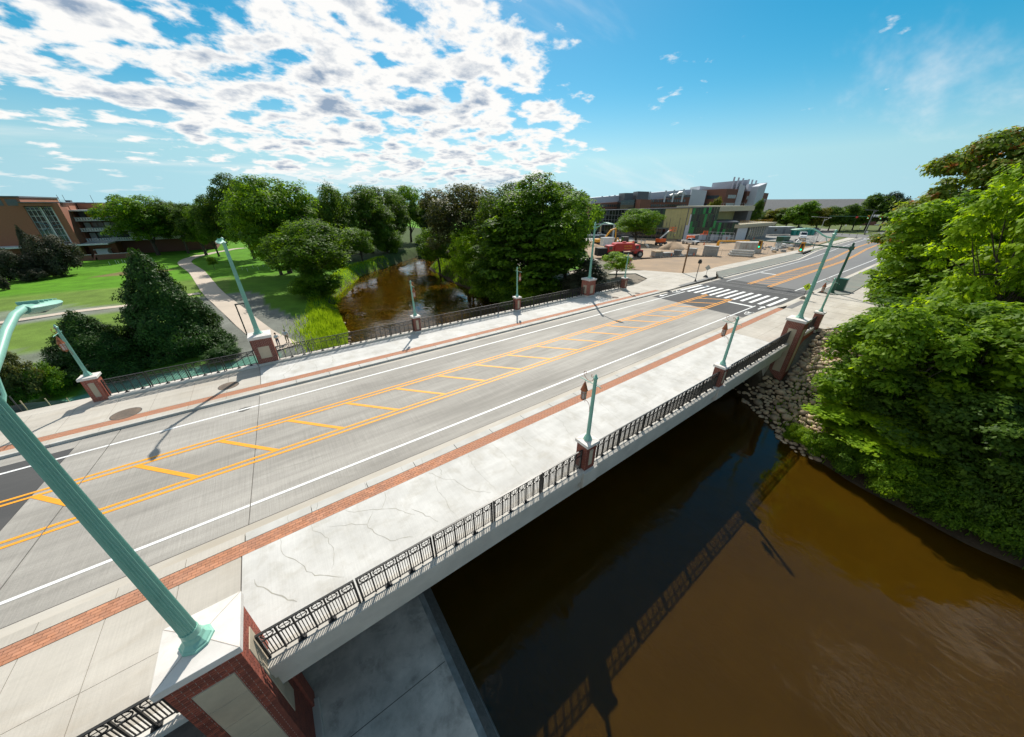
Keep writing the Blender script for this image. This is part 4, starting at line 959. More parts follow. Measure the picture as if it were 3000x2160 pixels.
# silt fence left of the small far pier
t = thing('silt_fence', 'black silt fence with wooden stakes beside the far left pavement', 'fence', (0,0,0))
fp = [(-19,32.9),(-17.2,33.2),(-15.6,33.3),(-14.9,33.9),(-14.3,34.5),(-13.7,35.2)]
m = MB()
for i in range(len(fp)-1):
    a, c = fp[i], fp[i+1]; za, zc = hz1(*a), hz1(*c); m.quad((a[0],a[1],za-.1),(c[0],c[1],zc-.1),(c[0],c[1],zc+.62),(a[0],a[1],za+.68))
fo = m.build('fabric', M('silt_fabric',(.05,.052,.05),(.11,.115,.11),3,.5,stretch=(1,1,4)), t); sm_ = fo.modifiers.new('solid','SOLIDIFY'); sm_.thickness = .012
for p in fp[::1]: MB().cbox(p[0]+.03,p[1]-.04,hz1(*p)+.38,.045,.045,1.0).build('stake', K['lumber'], t)
for i, p in enumerate(((-15.5,32.6),(-18.2,32.5))):
    t2 = thing('rope_stake', ['nearer','farther'][i]+' thin dark stake with a rope behind the far left pavement', 'stake', (p[0],p[1],.1)); MB().box(-.025,-.025,-.3,.025,.025,1.1).build('stake', K['dark'], t2)

# ================================================================== people
def skin_obj(name, joints, edges, mat, parent, sub=2):
    me = bpy.data.meshes.new(name); me.from_pydata([j[0] for j in joints], edges, []); o = bpy.data.objects.new(name, me); COL.objects.link(o); o.parent = parent
    sk = o.modifiers.new('skin','SKIN'); sk.use_smooth_shade = True
    for i, j in enumerate(joints):
        r = j[1]; me.skin_vertices[0].data[i].radius = (r, r) if not isinstance(r, tuple) else r
    me.skin_vertices[0].data[0].use_root = True
    sb = o.modifiers.new('sub','SUBSURF'); sb.levels = sub; sb.render_levels = sub; me.materials.append(mat); return o
K['skin'] = M('skin',(.46,.25,.17),(.42,.22,.15),4,.55,fine=.02)
def person(x, y, z, rz, label, top, legs, hair, h=1.74, arms='down', sleeve=True, vest=None, hat=None):
    t = thing('person', label, 'person', (x,y,z), rz); s = h/1.74; V = lambda a,b_,c: (a*s,b_*s,c*s)
    # one continuous body: pelvis, spine, head, arms with hands, legs with feet
    if arms == 'fold': AL = [(.19,.02,1.38),(.26,.06,1.12),(.14,.24,1.10),(.02,.26,1.13)]; AR = [(-.19,.02,1.38),(-.26,.06,1.12),(-.13,.25,1.05),(-.01,.27,1.07)]
    elif arms == 'bent': AL = [(.19,0,1.38),(.26,-.02,1.12),(.18,.20,1.05),(.12,.27,1.07)]; AR = [(-.19,0,1.38),(-.25,0,1.12),(-.24,.06,.87),(-.24,.08,.79)]
    else: AL = [(.19,0,1.38),(.25,0,1.12),(.26,.06,.87),(.26,.08,.78)]; AR = [(-.19,0,1.38),(-.25,0,1.12),(-.26,.05,.87),(-.26,.07,.78)]
    J = [(V(0,0,.95),.125*s),(V(0,0,1.12),.115*s),(V(0,.01,1.32),(.135*s,.10*s)),(V(0,0,1.45),.065*s),(V(0,.01,1.54),.055*s),(V(0,.02,1.60),(.075*s,.09*s)),(V(0,.015,1.69),(.06*s,.075*s))]
    E = [(0,1),(1,2),(2,3),(3,4),(4,5),(5,6)]
    for A in (AL, AR):
        b0 = len(J); rr = (.055,.042,.034,.036); 
        for a, r in zip(A, rr): J.append((V(*a), r*s))
        E += [(2,b0),(b0,b0+1),(b0+1,b0+2),(b0+2,b0+3)]
        for k, off in enumerate(((-.022,0),(-.008,.004),(.008,.004),(.022,0))):
            d = Vector(A[3])-Vector(A[2]); d.normalize(); e = Vector(A[3])+d*(.075+.012*(k in (1,2)))+Vector((off[0],.01,0)); J.append((V(*e), .011*s)); E.append((b0+3,len(J)-1))
        th = Vector(A[3])+Vector((-.03 if A[0][0] > 0 else .03,.03,.0)); J.append((V(*th), .012*s)); E.append((b0+3,len(J)-1))
    for sx in (1,-1):
        b0 = len(J)
        for p, r in (((.10*sx,0,.88),.088),((.11*sx,.01,.50),.06),((.11*sx,-.01,.10),.042),((.12*sx,.02,.045),.045),((.125*sx,.16,.03),.035)): J.append((V(*p), r*s))
        E += [(0,b0),(b0,b0+1),(b0+1,b0+2),(b0+2,b0+3),(b0+3,b0+4)]
    body = skin_obj('body', J, E, K['skin'], t, 1)
    # clothes
    q = [(V(0,0,.93),.145*s),(V(0,0,1.12),.14*s),(V(0,.01,1.32),(.16*s,.125*s)),(V(0,0,1.43),.085*s)]; e2 = [(0,1),(1,2),(2,3)]
    for A in (AL, AR):
        b0 = len(q); q.append((V(*A[0]),.072*s)); q.append((V(*(Vector(A[0]).lerp(Vector(A[1]),.85 if sleeve else .55))),.06*s)); e2 += [(2,b0),(b0,b0+1)]
    skin_obj('shirt', q, e2, top, t, 1)
    q = [(V(0,0,.98),.135*s),(V(0,0,.90),.14*s)]; e2 = [(0,1)]
    for sx in (1,-1):
        b0 = len(q); q += [(V(.10*sx,0,.84),.10*s),(V(.11*sx,.01,.50),.074*s),(V(.11*sx,-.01,.11),.062*s)]; e2 += [(1,b0),(b0,b0+1),(b0+1,b0+2)]
    skin_obj('trousers', q, e2, legs, t, 1)
    for sx in (1,-1): MB().cbox(.12*sx*s,.06*s,.04*s,.10*s,.27*s,.085*s).build('shoe', K['dark'], t, bevel=.02)
    if hair: 
        hm = MB().lathe([(.098*s,1.58*s),(.104*s,1.66*s),(.09*s,1.73*s),(.05*s,1.765*s),(.005,1.775*s)],12,(0,-.015*s,0)).build('hair', hair, t, smooth=True)
    f = MB(); f.cbox(.033*s,.105*s,1.635*s,.022*s,.012*s,.012*s); f.cbox(-.033*s,.105*s,1.635*s,.022*s,.012*s,.012*s); f.build('eyes', K['black'], t); MB().cbox(0,.117*s,1.60*s,.022*s,.03*s,.04*s).build('nose', K['skin'], t); MB().cbox(0,.105*s,1.56*s,.045*s,.012*s,.012*s).build('mouth', M('lips'+str(int(x*10)),(.35,.12,.10)), t)
    for sx in (1,-1): MB().cbox(.085*sx*s,.01*s,1.615*s,.015*s,.03*s,.05*s).build('ear', K['skin'], t)
    if hat: MB().lathe([(.125*s,1.68*s),(.12*s,1.70*s),(.11*s,1.76*s),(.06*s,1.80*s),(.005,1.81*s)],12).build('hard_hat', hat, t, smooth=True)
    return t
hairb = M('brown_hair',(.06,.032,.02)); hairg = M('grey_hair',(.30,.28,.26)); jeans = M('blue_jeans',(.035,.06,.12),(.05,.08,.15),5,.9); khaki = M('khaki_cloth',(.28,.24,.17),None,5,.9); wshirt = M('white_shirt',(.70,.71,.74),None,5,.9); gshirt = M('pale_grey_shirt',(.52,.53,.58),None,5,.9)
pz = hz1(-1.7,47.1)+.06
person(-1.75,47.0,pz,R(205),'person with brown hair, white shirt and jeans, arms folded, on the path',wshirt,jeans,hairb,1.68,'fold')
person(-.75,47.5,pz,R(160),'person with grey hair, pale shirt and khaki trousers standing on the path',gshirt,khaki,hairg,1.8,'bent')
person(69.6,3.6,.15,R(80),'person in grey with orange cap under the right-hand trees',M('grey_cloth',(.25,.26,.28)),M('dark_cloth',(.05,.05,.06)),hairb,1.7,'down',hat=K['orange'])
hv = M('hi_vis_yellow',(.55,.75,.02)); ho = M('hi_vis_orange',(.85,.16,.02))
person(119.3,66.5,1.0,R(200),'worker in yellow high-visibility vest behind the dirt pile',hv,M('work_trousers',(.12,.12,.14)),None,1.75,'bent',hat=K['signw'])
person(133.5,55.0,.05,R(200),'worker in orange vest beside the scaffold frame',ho,jeans,None,1.75,'down',hat=K['signw'])
# ================================================================== vegetation
rg = np.random.default_rng(11)
def leaves_mesh(name, P, N, S, V, mat, asp=.62):
    n = len(P); N = N/np.linalg.norm(N, axis=1, keepdims=True)
    t = rg.normal(size=(n,3)); t -= N*np.sum(t*N,1,keepdims=True); t /= np.linalg.norm(t,axis=1,keepdims=True); b_ = np.cross(N, t)
    S = S[:,None]; q = np.stack([P - t*S*.5, P + b_*S*asp*.5 - N*S*.08, P + t*S*.5, P - b_*S*asp*.5 - N*S*.08], 1).reshape(-1,3)
    me = bpy.data.meshes.new(name); me.vertices.add(4*n); me.vertices.foreach_set('co', q.astype(np.float32).ravel())
    me.loops.add(4*n); me.loops.foreach_set('vertex_index', np.arange(4*n, dtype=np.int32)); me.polygons.add(n)
    me.polygons.foreach_set('loop_start', np.arange(0,4*n,4,dtype=np.int32)); me.polygons.foreach_set('loop_total', np.full(n,4,dtype=np.int32)); me.update()
    a = me.attributes.new('v','FLOAT','POINT'); a.data.foreach_set('value', np.repeat(V,4).astype(np.float32)); me.materials.append(mat); return me
def unit(n):
    v = rg.normal(size=(n,3)); return v/np.linalg.norm(v,axis=1,keepdims=True)
def crown_points(lobes, nclump, per, spread, inner=.25, flat=.5, upb=.55):
    lobes = np.array(lobes, float); vol = np.prod(lobes[:,3:6],1)**.67; w = vol/vol.sum()
    k = rg.choice(len(lobes), nclump*2, p=w); d = unit(nclump*2); rad = np.where(rg.random(nclump*2) < inner, rg.uniform(.25,.75,nclump*2), rg.uniform(.78,1.04,nclump*2))
    rad = np.where(rg.random(nclump*2) < .12, rad*rg.uniform(1.0,1.35,nclump*2), rad); c = lobes[k,:3] + d*lobes[k,3:6]*rad[:,None]
    ins = np.zeros(len(c)); 
    for L in lobes: ins += (np.sum(((c-L[:3])/(L[3:6]*.72))**2,1) < 1)
    keep = np.argsort(ins + rg.random(len(c))*1.2)[:nclump]; c = c[keep]; d = d[keep]
    cv = rg.random(nclump); off = unit(nclump*per)*rg.random((nclump*per,1))**.5*spread; off[:,2] *= flat
    cr = np.repeat(c,per,0); P = cr + off
    droop = np.linalg.norm(off[:,:2],axis=1)**2/spread*.25; P[:,2] -= droop
    N = np.repeat(d,per,0)*.55 + np.array([0,0,upb]) + off/spread*.4 + unit(nclump*per)*.55
    V = np.clip(np.repeat(cv,per)*.7 + rg.random(nclump*per)*.4, 0, 1)**1.6
    return P, N, V, c
def round_lobes(H, Rr, base, n, seed, squash=1.0, core=.5, sizes=(.2,.24,.28,.34,.4)):
    r_ = np.random.default_rng(seed); cz = (H+base)/2; hz_ = (H-base)/2; L = [(0,0,cz,Rr*core,Rr*core,hz_*core*1.2)]
    for i in range(n):
        a = 2.399*i + r_.uniform(-.4,.4); f = (i+.5)/n; z = base + hz_*.35 + (H-base-hz_*.55)*f
        e = math.sqrt(max(.05, 1-((z-cz)/hz_)**2)) ; rr = Rr*e*r_.uniform(.5,.95); s = Rr*r_.choice(sizes)
        L.append((rr*math.cos(a), rr*math.sin(a), z, s, s, s*.75*squash))
    L.append((r_.uniform(-.2,.2)*Rr,r_.uniform(-.2,.2)*Rr,H-Rr*.3,Rr*.34,Rr*.34,Rr*.3)); return L
def limb_mesh(lobes, H, base, tr, seed, name='trunk'):
    r_ = random.Random(seed); m = MB(); bend = r_.uniform(-.03,.03)*H; zt = base + (H-base)*.55
    tp = [(0,0,-.6),(0,0,0),(bend*.3,bend*.2,base*.6),(bend,bend*.5,base),(bend*1.2,bend*.8,zt)]; m.tube(tp,[tr*1.5,tr*1.2,tr*.95,tr*.85,tr*.3],9)
    for L in lobes[1:]:
        z0 = r_.uniform(base*.75, zt*.9); s = Vector((bend,bend*.5,z0)); e = Vector(L[:3]); mid = s.lerp(e,.5)+Vector((r_.uniform(-.2,.2),r_.uniform(-.2,.2),-.05*H)); r0 = tr*r_.uniform(.28,.45)
        m.tube([s, s.lerp(mid,.6)+Vector((0,0,.1)), mid, e],[r0,r0*.8,r0*.6,r0*.2],6)
        for k in range(2):
            q = mid.lerp(e,.4); g = q + Vector((r_.uniform(-1,1),r_.uniform(-1,1),r_.uniform(.0,.8)))*L[3]*.8; m.tube([q,g],[r0*.4,r0*.1],5)
    return m.mesh(name, K['bark'], True)
LM = {}
LM['mid'] = leafmat('leaf_mid_green',(.038,.10,.008),(.16,.285,.018),.5); LM['dark'] = leafmat('leaf_dark_green',(.030,.075,.010),(.11,.19,.018),.46)
LM['light'] = leafmat('leaf_light_green',(.065,.15,.008),(.25,.39,.016),.52); LM['lime'] = leafmat('leaf_yellow_green',(.10,.20,.008),(.31,.45,.018),.54)
LM['olive'] = leafmat('leaf_olive',(.045,.06,.02),(.12,.13,.04),.38); LM['red'] = leafmat('leaf_rust_tinged',(.06,.115,.015),(.19,.27,.025),.5,(.34,.11,.03))
LM['yellow'] = leafmat('leaf_yellowing',(.08,.10,.01),(.20,.20,.02),.45); LM['con'] = leafmat('conifer_needles',(.012,.042,.009),(.05,.11,.016),.2); LM['jun'] = leafmat('juniper_needles',(.03,.035,.018),(.075,.08,.045),.12)
LM['grass'] = leafmat('reed_blades',(.09,.17,.010),(.24,.36,.025),.45); LM['pine'] = leafmat('pine_needles',(.012,.032,.016),(.035,.06,.028),.12)
ARCH = {}
def arch(key, H, Rr, base, nl, seed, nclump, per, leaf, spread, tr=.28, squash=1.0, core=.5, sizes=(.2,.24,.28,.34,.4), **kw):
    L = round_lobes(H,Rr,base,nl,seed,squash,core,sizes); P,N,V,c = crown_points(L,nclump,per,spread,**kw); S = leaf*rg.uniform(.7,1.3,len(P))
    Re = float(np.percentile(np.hypot(P[:,0],P[:,1]),97)); He = float(np.percentile(P[:,2],99.3))
    ARCH[key] = (leaves_mesh('crown',P,N,S,V,LM['mid']), limb_mesh(L,H,base,tr,seed), He, Re)
arch('oakA',12,5.2,2.6,16,1,1250,18,.30,.75); arch('oakB',12,5.0,2.2,18,2,1250,18,.30,.75); arch('oakC',12,5.4,3.0,14,3,1250,18,.30,.8,squash=1.2)
arch('tallA',14,4.2,3.0,18,4,1250,18,.30,.7); arch('tallB',14,4.0,2.5,16,5,1250,18,.32,.7)
arch('nearA',10,5.2,1.2,34,6,860,26,.38,.85,tr=.2,inner=.2,flat=.22,upb=.9,core=.25,sizes=(.12,.16,.2,.25,.3)); arch('nearB',10,5.4,1.0,36,7,880,26,.38,.85,tr=.18,inner=.2,flat=.2,upb=.9,core=.25,sizes=(.12,.16,.2,.25,.3)); arch('nearC',10,5.0,1.0,20,8,820,28,.32,1.0,tr=.18,squash=.7,inner=.2,flat=.2,upb=.8,core=.25,sizes=(.12,.16,.2,.25,.3))
arch('small',5,2.0,1.5,10,9,650,16,.17,.34,tr=.09); arch('bush',3,2.2,.1,12,10,900,16,.18,.42,tr=.07,inner=.4); arch('far',12,5.5,1.5,14,12,700,14,.55,1.0,inner=.35)
# conifers
def cone_arch(key, H, Rr, nl, seed, nclump, per, leaf, spread, tr=.2, ragged=.15, base=.2):
    r_ = np.random.default_rng(seed); P=[];N=[];V=[]; n = nclump; z = base+(H-base)*(1-np.sqrt(r_.random(n)))*1.0
    rad = Rr*(1-(z-base)/(H-base))**.8*r_.uniform(.80,1.04,n)*(1+ragged*np.sin(z*3.1+1)+ragged*r_.normal(size=n)*.6); a = r_.uniform(0,2*np.pi,n)
    lump = 1+.16*np.sin(3*a+z*1.3)+.10*np.sin(5*a-z*2.2); rad = np.maximum(rad*lump,.05); c = np.stack([rad*np.cos(a),rad*np.sin(a),z],1)
    off = unit(n*per)*rg.random((n*per,1))**.5*spread; d = np.stack([np.cos(a),np.sin(a),.5+0*a],1)
    PP = np.repeat(c,per,0)+off; NN = np.repeat(d,per,0)+unit(n*per)*.7; VV = np.clip(np.repeat(r_.random(n),per)*.7+.3*rg.random(n*per),0,1)
    m = MB(); m.tube([(0,0,-.5),(0,0,H*.5),(0,0,H*.92)],[tr,tr*.6,.03],8)
    for k in range(14):
        zz_ = base+(H-base)*(k+1)/18; aa = k*2.4; ll = Rr*(1-zz_/H)*.8; m.tube([(0,0,zz_),(ll*math.cos(aa),ll*math.sin(aa),zz_+.15)],[tr*.25,.02],5)
    ARCH[key] = (leaves_mesh('crown',PP,NN,leaf*rg.uniform(.7,1.3,len(PP)),VV,LM['con'],.5), m.mesh('trunk',K['bark'],True), H, Rr)
cone_arch('cone',10,4.6,0,21,2600,18,.26,.42,ragged=.06); cone_arch('spruce',12,2.6,0,22,900,14,.34,.5,ragged=.25)
def plant(kind, x, y, r, h, mat, label, cat='tree', rot=None, name='tree', group=None, z=None, lean=None):
    cm, tm, H, Rr = ARCH[kind]; z = hz1(x,y) if z is None else z
    t = thing(name, label, cat, (x,y,z-.05), rg.uniform(0,6.28) if rot is None else rot, group); s = (r/Rr, r/Rr, h/H)
    if lean: t.rotation_euler = (lean[0], lean[1], t.rotation_euler[2])
    inst('trunk' if cat == 'tree' else 'stems', tm, t, sc=s)
    c = inst('crown' if cat == 'tree' else 'foliage', cm, t, sc=s); c.material_slots[0].link = 'OBJECT'; c.material_slots[0].material = LM[mat]; return t
def tree_at(kind, px, py, zg, pyt, hw, mat, label, grow=1.0, **k):
    if px < 800: px = px + (py-pyt)/2*(1500-px)/(2940-(py+pyt)/2)
    for _ in range(6): g = G(px,py,zg); zg = .5*zg+.5*max(hz1(g[0],g[1]),-5.2)
    g = G(px,py,zg); x, y = g[0], g[1]; zt_ = ztop(x,y,pyt); pc = (x,y,(zt_+zg)/2); r = hw*depth(pc)/F_PX*depth(pc)/np.linalg.norm(np.array(pc)-CAM)
    return plant(kind, x, y, r*1.16*grow, zt_-zg, mat, label, **k)
def tree_X(kind, X, px, py, rpx, tpx, mat, label, **k):        # crown centre at pixel, standing at distance X along the road
    c = onX(px,py,X); d = depth(c); r = rpx*d/F_PX*d/np.linalg.norm(c-CAM); x, y = c[0], c[1]; zg = hz1(x,y); h = c[2]+tpx*d/F_PX-zg
    return plant(kind, x, y, r, max(h,1.5), mat, label, **k)
g1 = 'park trees on the left bank'; g2 = 'trees on the upstream right bank'; g3 = 'trees on the bank below the bridge'; g4 = 'distant campus trees'
tree_at('oakA',425,748,-2.8,575,122,'mid','round dark tree in front of the brick building with coloured panels',group=g1)
for i, a in enumerate([(520,742,590,85,'dark','oakC','leftmost dark tree in the gap right of the brick building'),(575,748,600,70,'dark','tallB','dark tree just right of the round one, behind the winding path'),(610,752,585,60,'mid','oakB','mid green tree where the path bends away'),(640,760,575,62,'dark','tallA','dark trunked tree standing on the lawn by the path bend'),(705,758,515,78,'dark','tallA','tallest dark tree on the left with feathery top'),(770,770,540,80,'dark','oakC','dark tree between the tallest one and the broad riverside tree')]):
    tree_at(a[5],a[0],a[1],-2.8,a[2],a[3],a[4],a[6],group=g1)
tree_at('oakA',850,800,-3,524,140,'mid','broad tall riverside tree with the highest crown left of the water',group=g1)
tree_at('oakB',790,805,-3.2,585,92,'light','light green spreading tree at the front of the left lawn',group=g1)
tree_at('oakC',948,852,-4.4,648,150,'mid','dark trunked tree leaning out over the river on the left bank',group=g1)
tree_at('tallB',900,800,-3,590,90,'light','sunlit tree filling the gap behind the leaning riverside tree',group=g1)
tree_at('bush',930,868,-4.6,800,75,'mid','leafy bush at the foot of the leaning riverside tree',group=g1)
for i,(x,y,r_,h_,kd,mt,lb) in enumerate([(19,112,7.0,19,'oakC','dark','dark tree on the bank at the head of the river, leftmost of five'),(29,120,8.0,19.5,'tallA','dark','tall dark tree closing the river view, second of five'),(39,130,8.5,19.5,'oakB','dark','dark tree closing the river view, middle of five'),(52,146,8.5,21,'oakA','mid','mid green tree closing the river view, fourth of five'),(58,134,8,19,'tallB','dark','dark tree behind the grove, fifth at the river head'),(22,104,4.5,9,'oakB','mid','low green tree leaning over the far bend of the river'),(12,108,5.5,12,'oakA','mid','mid green tree between the lawn and the far river bend'),(14,130,7,15,'oakC','dark','dark tree behind the lawn at the far river bend'),(33,117,5.0,8,'bush','mid','rounded thicket on the bank closing the river view')]): plant(kd,x,y,r_,h_,mt,lb,group=g1)
tree_at('spruce',1272,735,-2,592,36,'pine','solitary layered pine standing above the trees at the centre',group=g2)
tree_at('oakA',1370,800,-1,545,120,'olive','olive tree with thin branches right of the layered pine',group=g2); tree_at('oakC',1290,800,-3,665,62,'mid','green tree overhanging the right bank of the river',group=g2)
tree_at('oakB',1480,810,-.5,540,95,'dark','dark tree between the olive one and the tall one',group=g2)
tree_at('tallA',1585,815,-.3,515,125,'mid','tall tree with the highest crown on the right bank',group=g2); tree_at('oakC',1655,822,-.3,575,95,'mid','tree at the right edge of the grove beside the building site',group=g2)
tree_at('oakB',1385,850,-4.8,660,70,'lime','yellow-green tree leaning over the water on the right bank',group=g2); tree_at('nearA',1555,852,-1.0,625,150,'mid','large front tree of the grove above the far railing',group=g2)
tree_at('nearC',1455,870,-4.6,690,75,'mid','drooping green tree at the water edge behind the far railing',group=g2); tree_at('bush',1520,895,-5,815,75,'mid','bush at the water edge behind the small lamp pier',cat='shrub',name='shrub'); tree_at('bush',1560,888,-2.5,815,80,'lime','yellow-green bush behind the railing below the grove',cat='shrub',name='shrub'); tree_at('bush',1440,868,-5,800,55,'light','light bush leaning over the brown water',cat='shrub',name='shrub')
tree_at('spruce',1722,842,-.1,752,52,'jun','scrubby dark evergreen behind the tall lamp on the far right pier',name='evergreen_shrub',cat='shrub',grow=1.1); tree_at('bush',1690,850,-.5,790,40,'jun','low dark evergreen left of the scrubby one',name='evergreen_shrub',cat='shrub')
tree_at('small',1804,818,.1,742,45,'light','young tree in the soil bed on the far plaza',group=g2)
tree_at('oakA',1862,714,0,614,66,'mid','round tree standing alone on the building site',group='site trees')
tree_at('small',1678,748,0,690,22,'mid','slim young tree by the path beside the building site',group=g2)
tree_at('small',622,790,-3,752,14,'mid','sapling on the lawn right of the winding path',group=g1); tree_at('small',800,792,-3,750,24,'light','young tree under the riverside crowns',group=g1)
for i,(px,py,pt,hw,mt) in enumerate([(1700,640,575,40,'dark'),(1745,645,588,32,'mid'),(1815,652,592,32,'dark'),(1885,655,598,30,'mid'),(2090,650,586,30,'yellow'),(2215,652,590,24,'dark')]):
    g = G(px,py+22,0); tree_X('far',[190,200,215,225,175,200][i],px,(py+pt)/2,hw,(py-pt)/2,mt,'campus tree behind the green building, '+ordinal(i)+' from the left',group=g4)
for i,(px,pt,hw,mt,X) in enumerate([(2240,628,34,'dark',232),(2275,622,34,'yellow',230),(2310,618,36,'dark',228),(2350,604,46,'mid',222),(2400,622,36,'yellow',226),(2440,618,38,'dark',232),(2475,612,40,'dark',240),(2510,620,40,'mid',252),(2555,585,46,'dark',255),(2600,580,46,'pine',258),(2640,600,50,'dark',262),(2690,610,50,'dark',262),(2740,600,60,'mid',262)]):
    tree_X('far',X,px,(672+pt-8)/2,hw*1.35,(680-pt)/2,mt,'parkway tree beyond the car park, '+(ordinal(i) if i < 12 else 'thirteenth')+' from the left',group=g4)
# trees below the bridge on the right bank
RT_ = [('nearB',57,2830,745,330,150,'light','large maple whose branch reaches over the right-hand pavement','maple_tree'),
 ('nearA',60,2690,800,170,75,'light','lower limbs of a maple hanging over the green call column','maple_tree'),
 ('nearC',84,2880,545,290,130,'red','tall feathery tree with rust-tinged leaves at the top right','locust_tree'),
 ('nearC',92,2720,640,170,60,'red','smaller rust-tinged tree left of the tall feathery one','locust_tree'),
 ('nearA',47,3010,760,330,260,'lime','bright sunlit maple at the right edge of the picture','maple_tree'),
 ('nearC',46,2660,985,200,58,'lime','light sprays of a young maple beside the mulch bed','maple_tree'),
 ('nearB',42,2730,1050,300,110,'light','dense maple in the middle of the right bank','maple_tree'),
 ('nearA',37,2900,1060,350,170,'light','spreading maple on the right bank at the picture edge','maple_tree'),
 ('nearA',34,2560,1270,250,95,'lime','maple with the lowest crown beside the boulders and water','maple_tree'),
 ('nearB',34,2770,1220,320,120,'dark','shaded maple above the dark bank','maple_tree'),
 ('nearA',31.5,2960,1330,300,150,'dark','dark maple low on the bank at the right edge','maple_tree'),
 ('nearB',52,2780,920,260,90,'mid','maple behind the middle of the bank, under the long branch','maple_tree'),
 ('nearB',39,2610,1130,150,80,'mid','small maple between the mulch bed and the boulders','maple_tree')]
plant('nearA',34.6,0.4,3.9,9.0,'light','maple overhanging the water whose shadow falls on the river',group=g3,name='maple_tree')
for kd,X,px,py,rp,tp,mt,lb,nm_ in RT_: tree_X(kd,X,px,py,rp,tp,mt,lb,group=g3,name=nm_)
for i,(X,px,py,r,mt) in enumerate([(38.5,2510,1085,70,'mid'),(36,2600,1180,110,'mid'),(31,2690,1420,110,'light'),(30,2820,1490,140,'light'),(29.6,2930,1560,150,'mid'),(29.4,3020,1480,170,'dark'),(43,2560,1030,60,'light'),(32.5,2640,1370,100,'dark'),(35,2500,1200,60,'dark'),(29.3,2990,1640,120,'mid'),(31.5,2790,1400,120,'mid'),(45,2600,1000,70,'lime')]):
    tree_X('bush',X,px,py,r*1.1,r*.6,mt,'leafy shrub on the right bank, '+ordinal(i)+' counted down towards the water',cat='shrub',name='shrub',group='bank shrubs on the right')
for i,(x,y,r_,h_,mt) in enumerate([(30.9,3.3,1.0,1.3,'lime'),(30.4,1.6,1.4,2.0,'light'),(30.0,-.2,1.6,2.2,'mid'),(29.6,-2.0,1.7,2.6,'light'),(29.4,-4.0,1.8,2.6,'mid'),(29.3,-6.0,1.9,2.8,'mid'),(29.2,-8.2,2.0,2.8,'dark'),(31.8,-2.6,1.9,2.8,'mid'),(31.6,-6.6,2.0,3.0,'dark'),(32.6,1.2,1.6,2.4,'light')]): plant('bush',x,y,r_,h_,mt,'waterside bush at the foot of the right bank, '+ordinal(i)+' from the boulders',cat='shrub',name='shrub',group='waterside bushes on the right bank',z=max(hz1(x,y),-5.4)-.1)
mp_ = next(o for o in bpy.data.objects if o.get('label','').startswith('large maple whose branch'))
inv = (Matrix.Translation(mp_.location) @ mp_.rotation_euler.to_matrix().to_4x4()).inverted()
bp_ = [onX(px_,py_,X_) for px_,py_,X_ in ((2890,835,57),(2820,858,56.5),(2740,862,56),(2660,866,55.5),(2590,880,55),(2545,862,55))]
MB().tube([inv @ Vector(q_) for q_ in bp_],[.24,.20,.16,.12,.07,.03],7).build('branch', K['bark'], mp_, smooth=True)
MB().tube([inv @ Vector(onX(*q_)) for q_ in ((2740,862,56),(2700,835,56),(2650,815,56))],[.10,.07,.02],6).build('branch', K['bark'], mp_, smooth=True)
tr_ = [(onX(2755,900,60),onX(2790,760,60)),(onX(2850,880,62),onX(2870,760,62))]
for a_,b_ in tr_: MB().tube([inv @ Vector((a_[0],a_[1],-.2)), inv @ Vector(a_), inv @ Vector(b_)],[.42,.36,.25],9).build('branch', K['bark'], mp_, smooth=True)
# big conifers and junipers on the left
plant('cone',-11.1,52.0,4.7,11.4,'con','large dark pyramidal yew behind the far left railing',name='yew_tree'); plant('cone',-17.0,50.0,4.0,6.4,'con','lower dark yew to the left of the pyramidal one',name='yew_tree')
plant('bush',-7.2,46.2,1.7,1.6,'con','low dark shrub at the foot of the pyramidal yew',cat='shrub',name='shrub')
for i,(px,py,pt,hw,mt) in enumerate([(20,1190,1040,95,'olive'),(110,1165,1075,80,'mid'),(10,1215,1130,60,'dark')]): tree_at('bush',px,py,-2,pt,hw,mt,'leafy shrub behind the silt fence, '+ordinal(i)+' from the left edge',cat='shrub',name='shrub')
tree_at('bush',160,808,-3,690,68,'jun','grey-brown spreading juniper before the brick building',cat='shrub',name='juniper',grow=1.1); tree_at('cone',92,806,-3,660,45,'jun','upright grey juniper left of the spreading one',cat='shrub',name='juniper'); tree_at('bush',28,825,-3,735,62,'jun','dark juniper at the left picture edge',cat='shrub',name='juniper'); tree_at('bush',95,822,-3,788,45,'jun','low juniper mat in front of the spreading one',cat='shrub',name='juniper'); tree_at('bush',2,850,-3,810,22,'jun','dark shrub cut by the left picture edge on the lawn',cat='shrub',name='juniper')
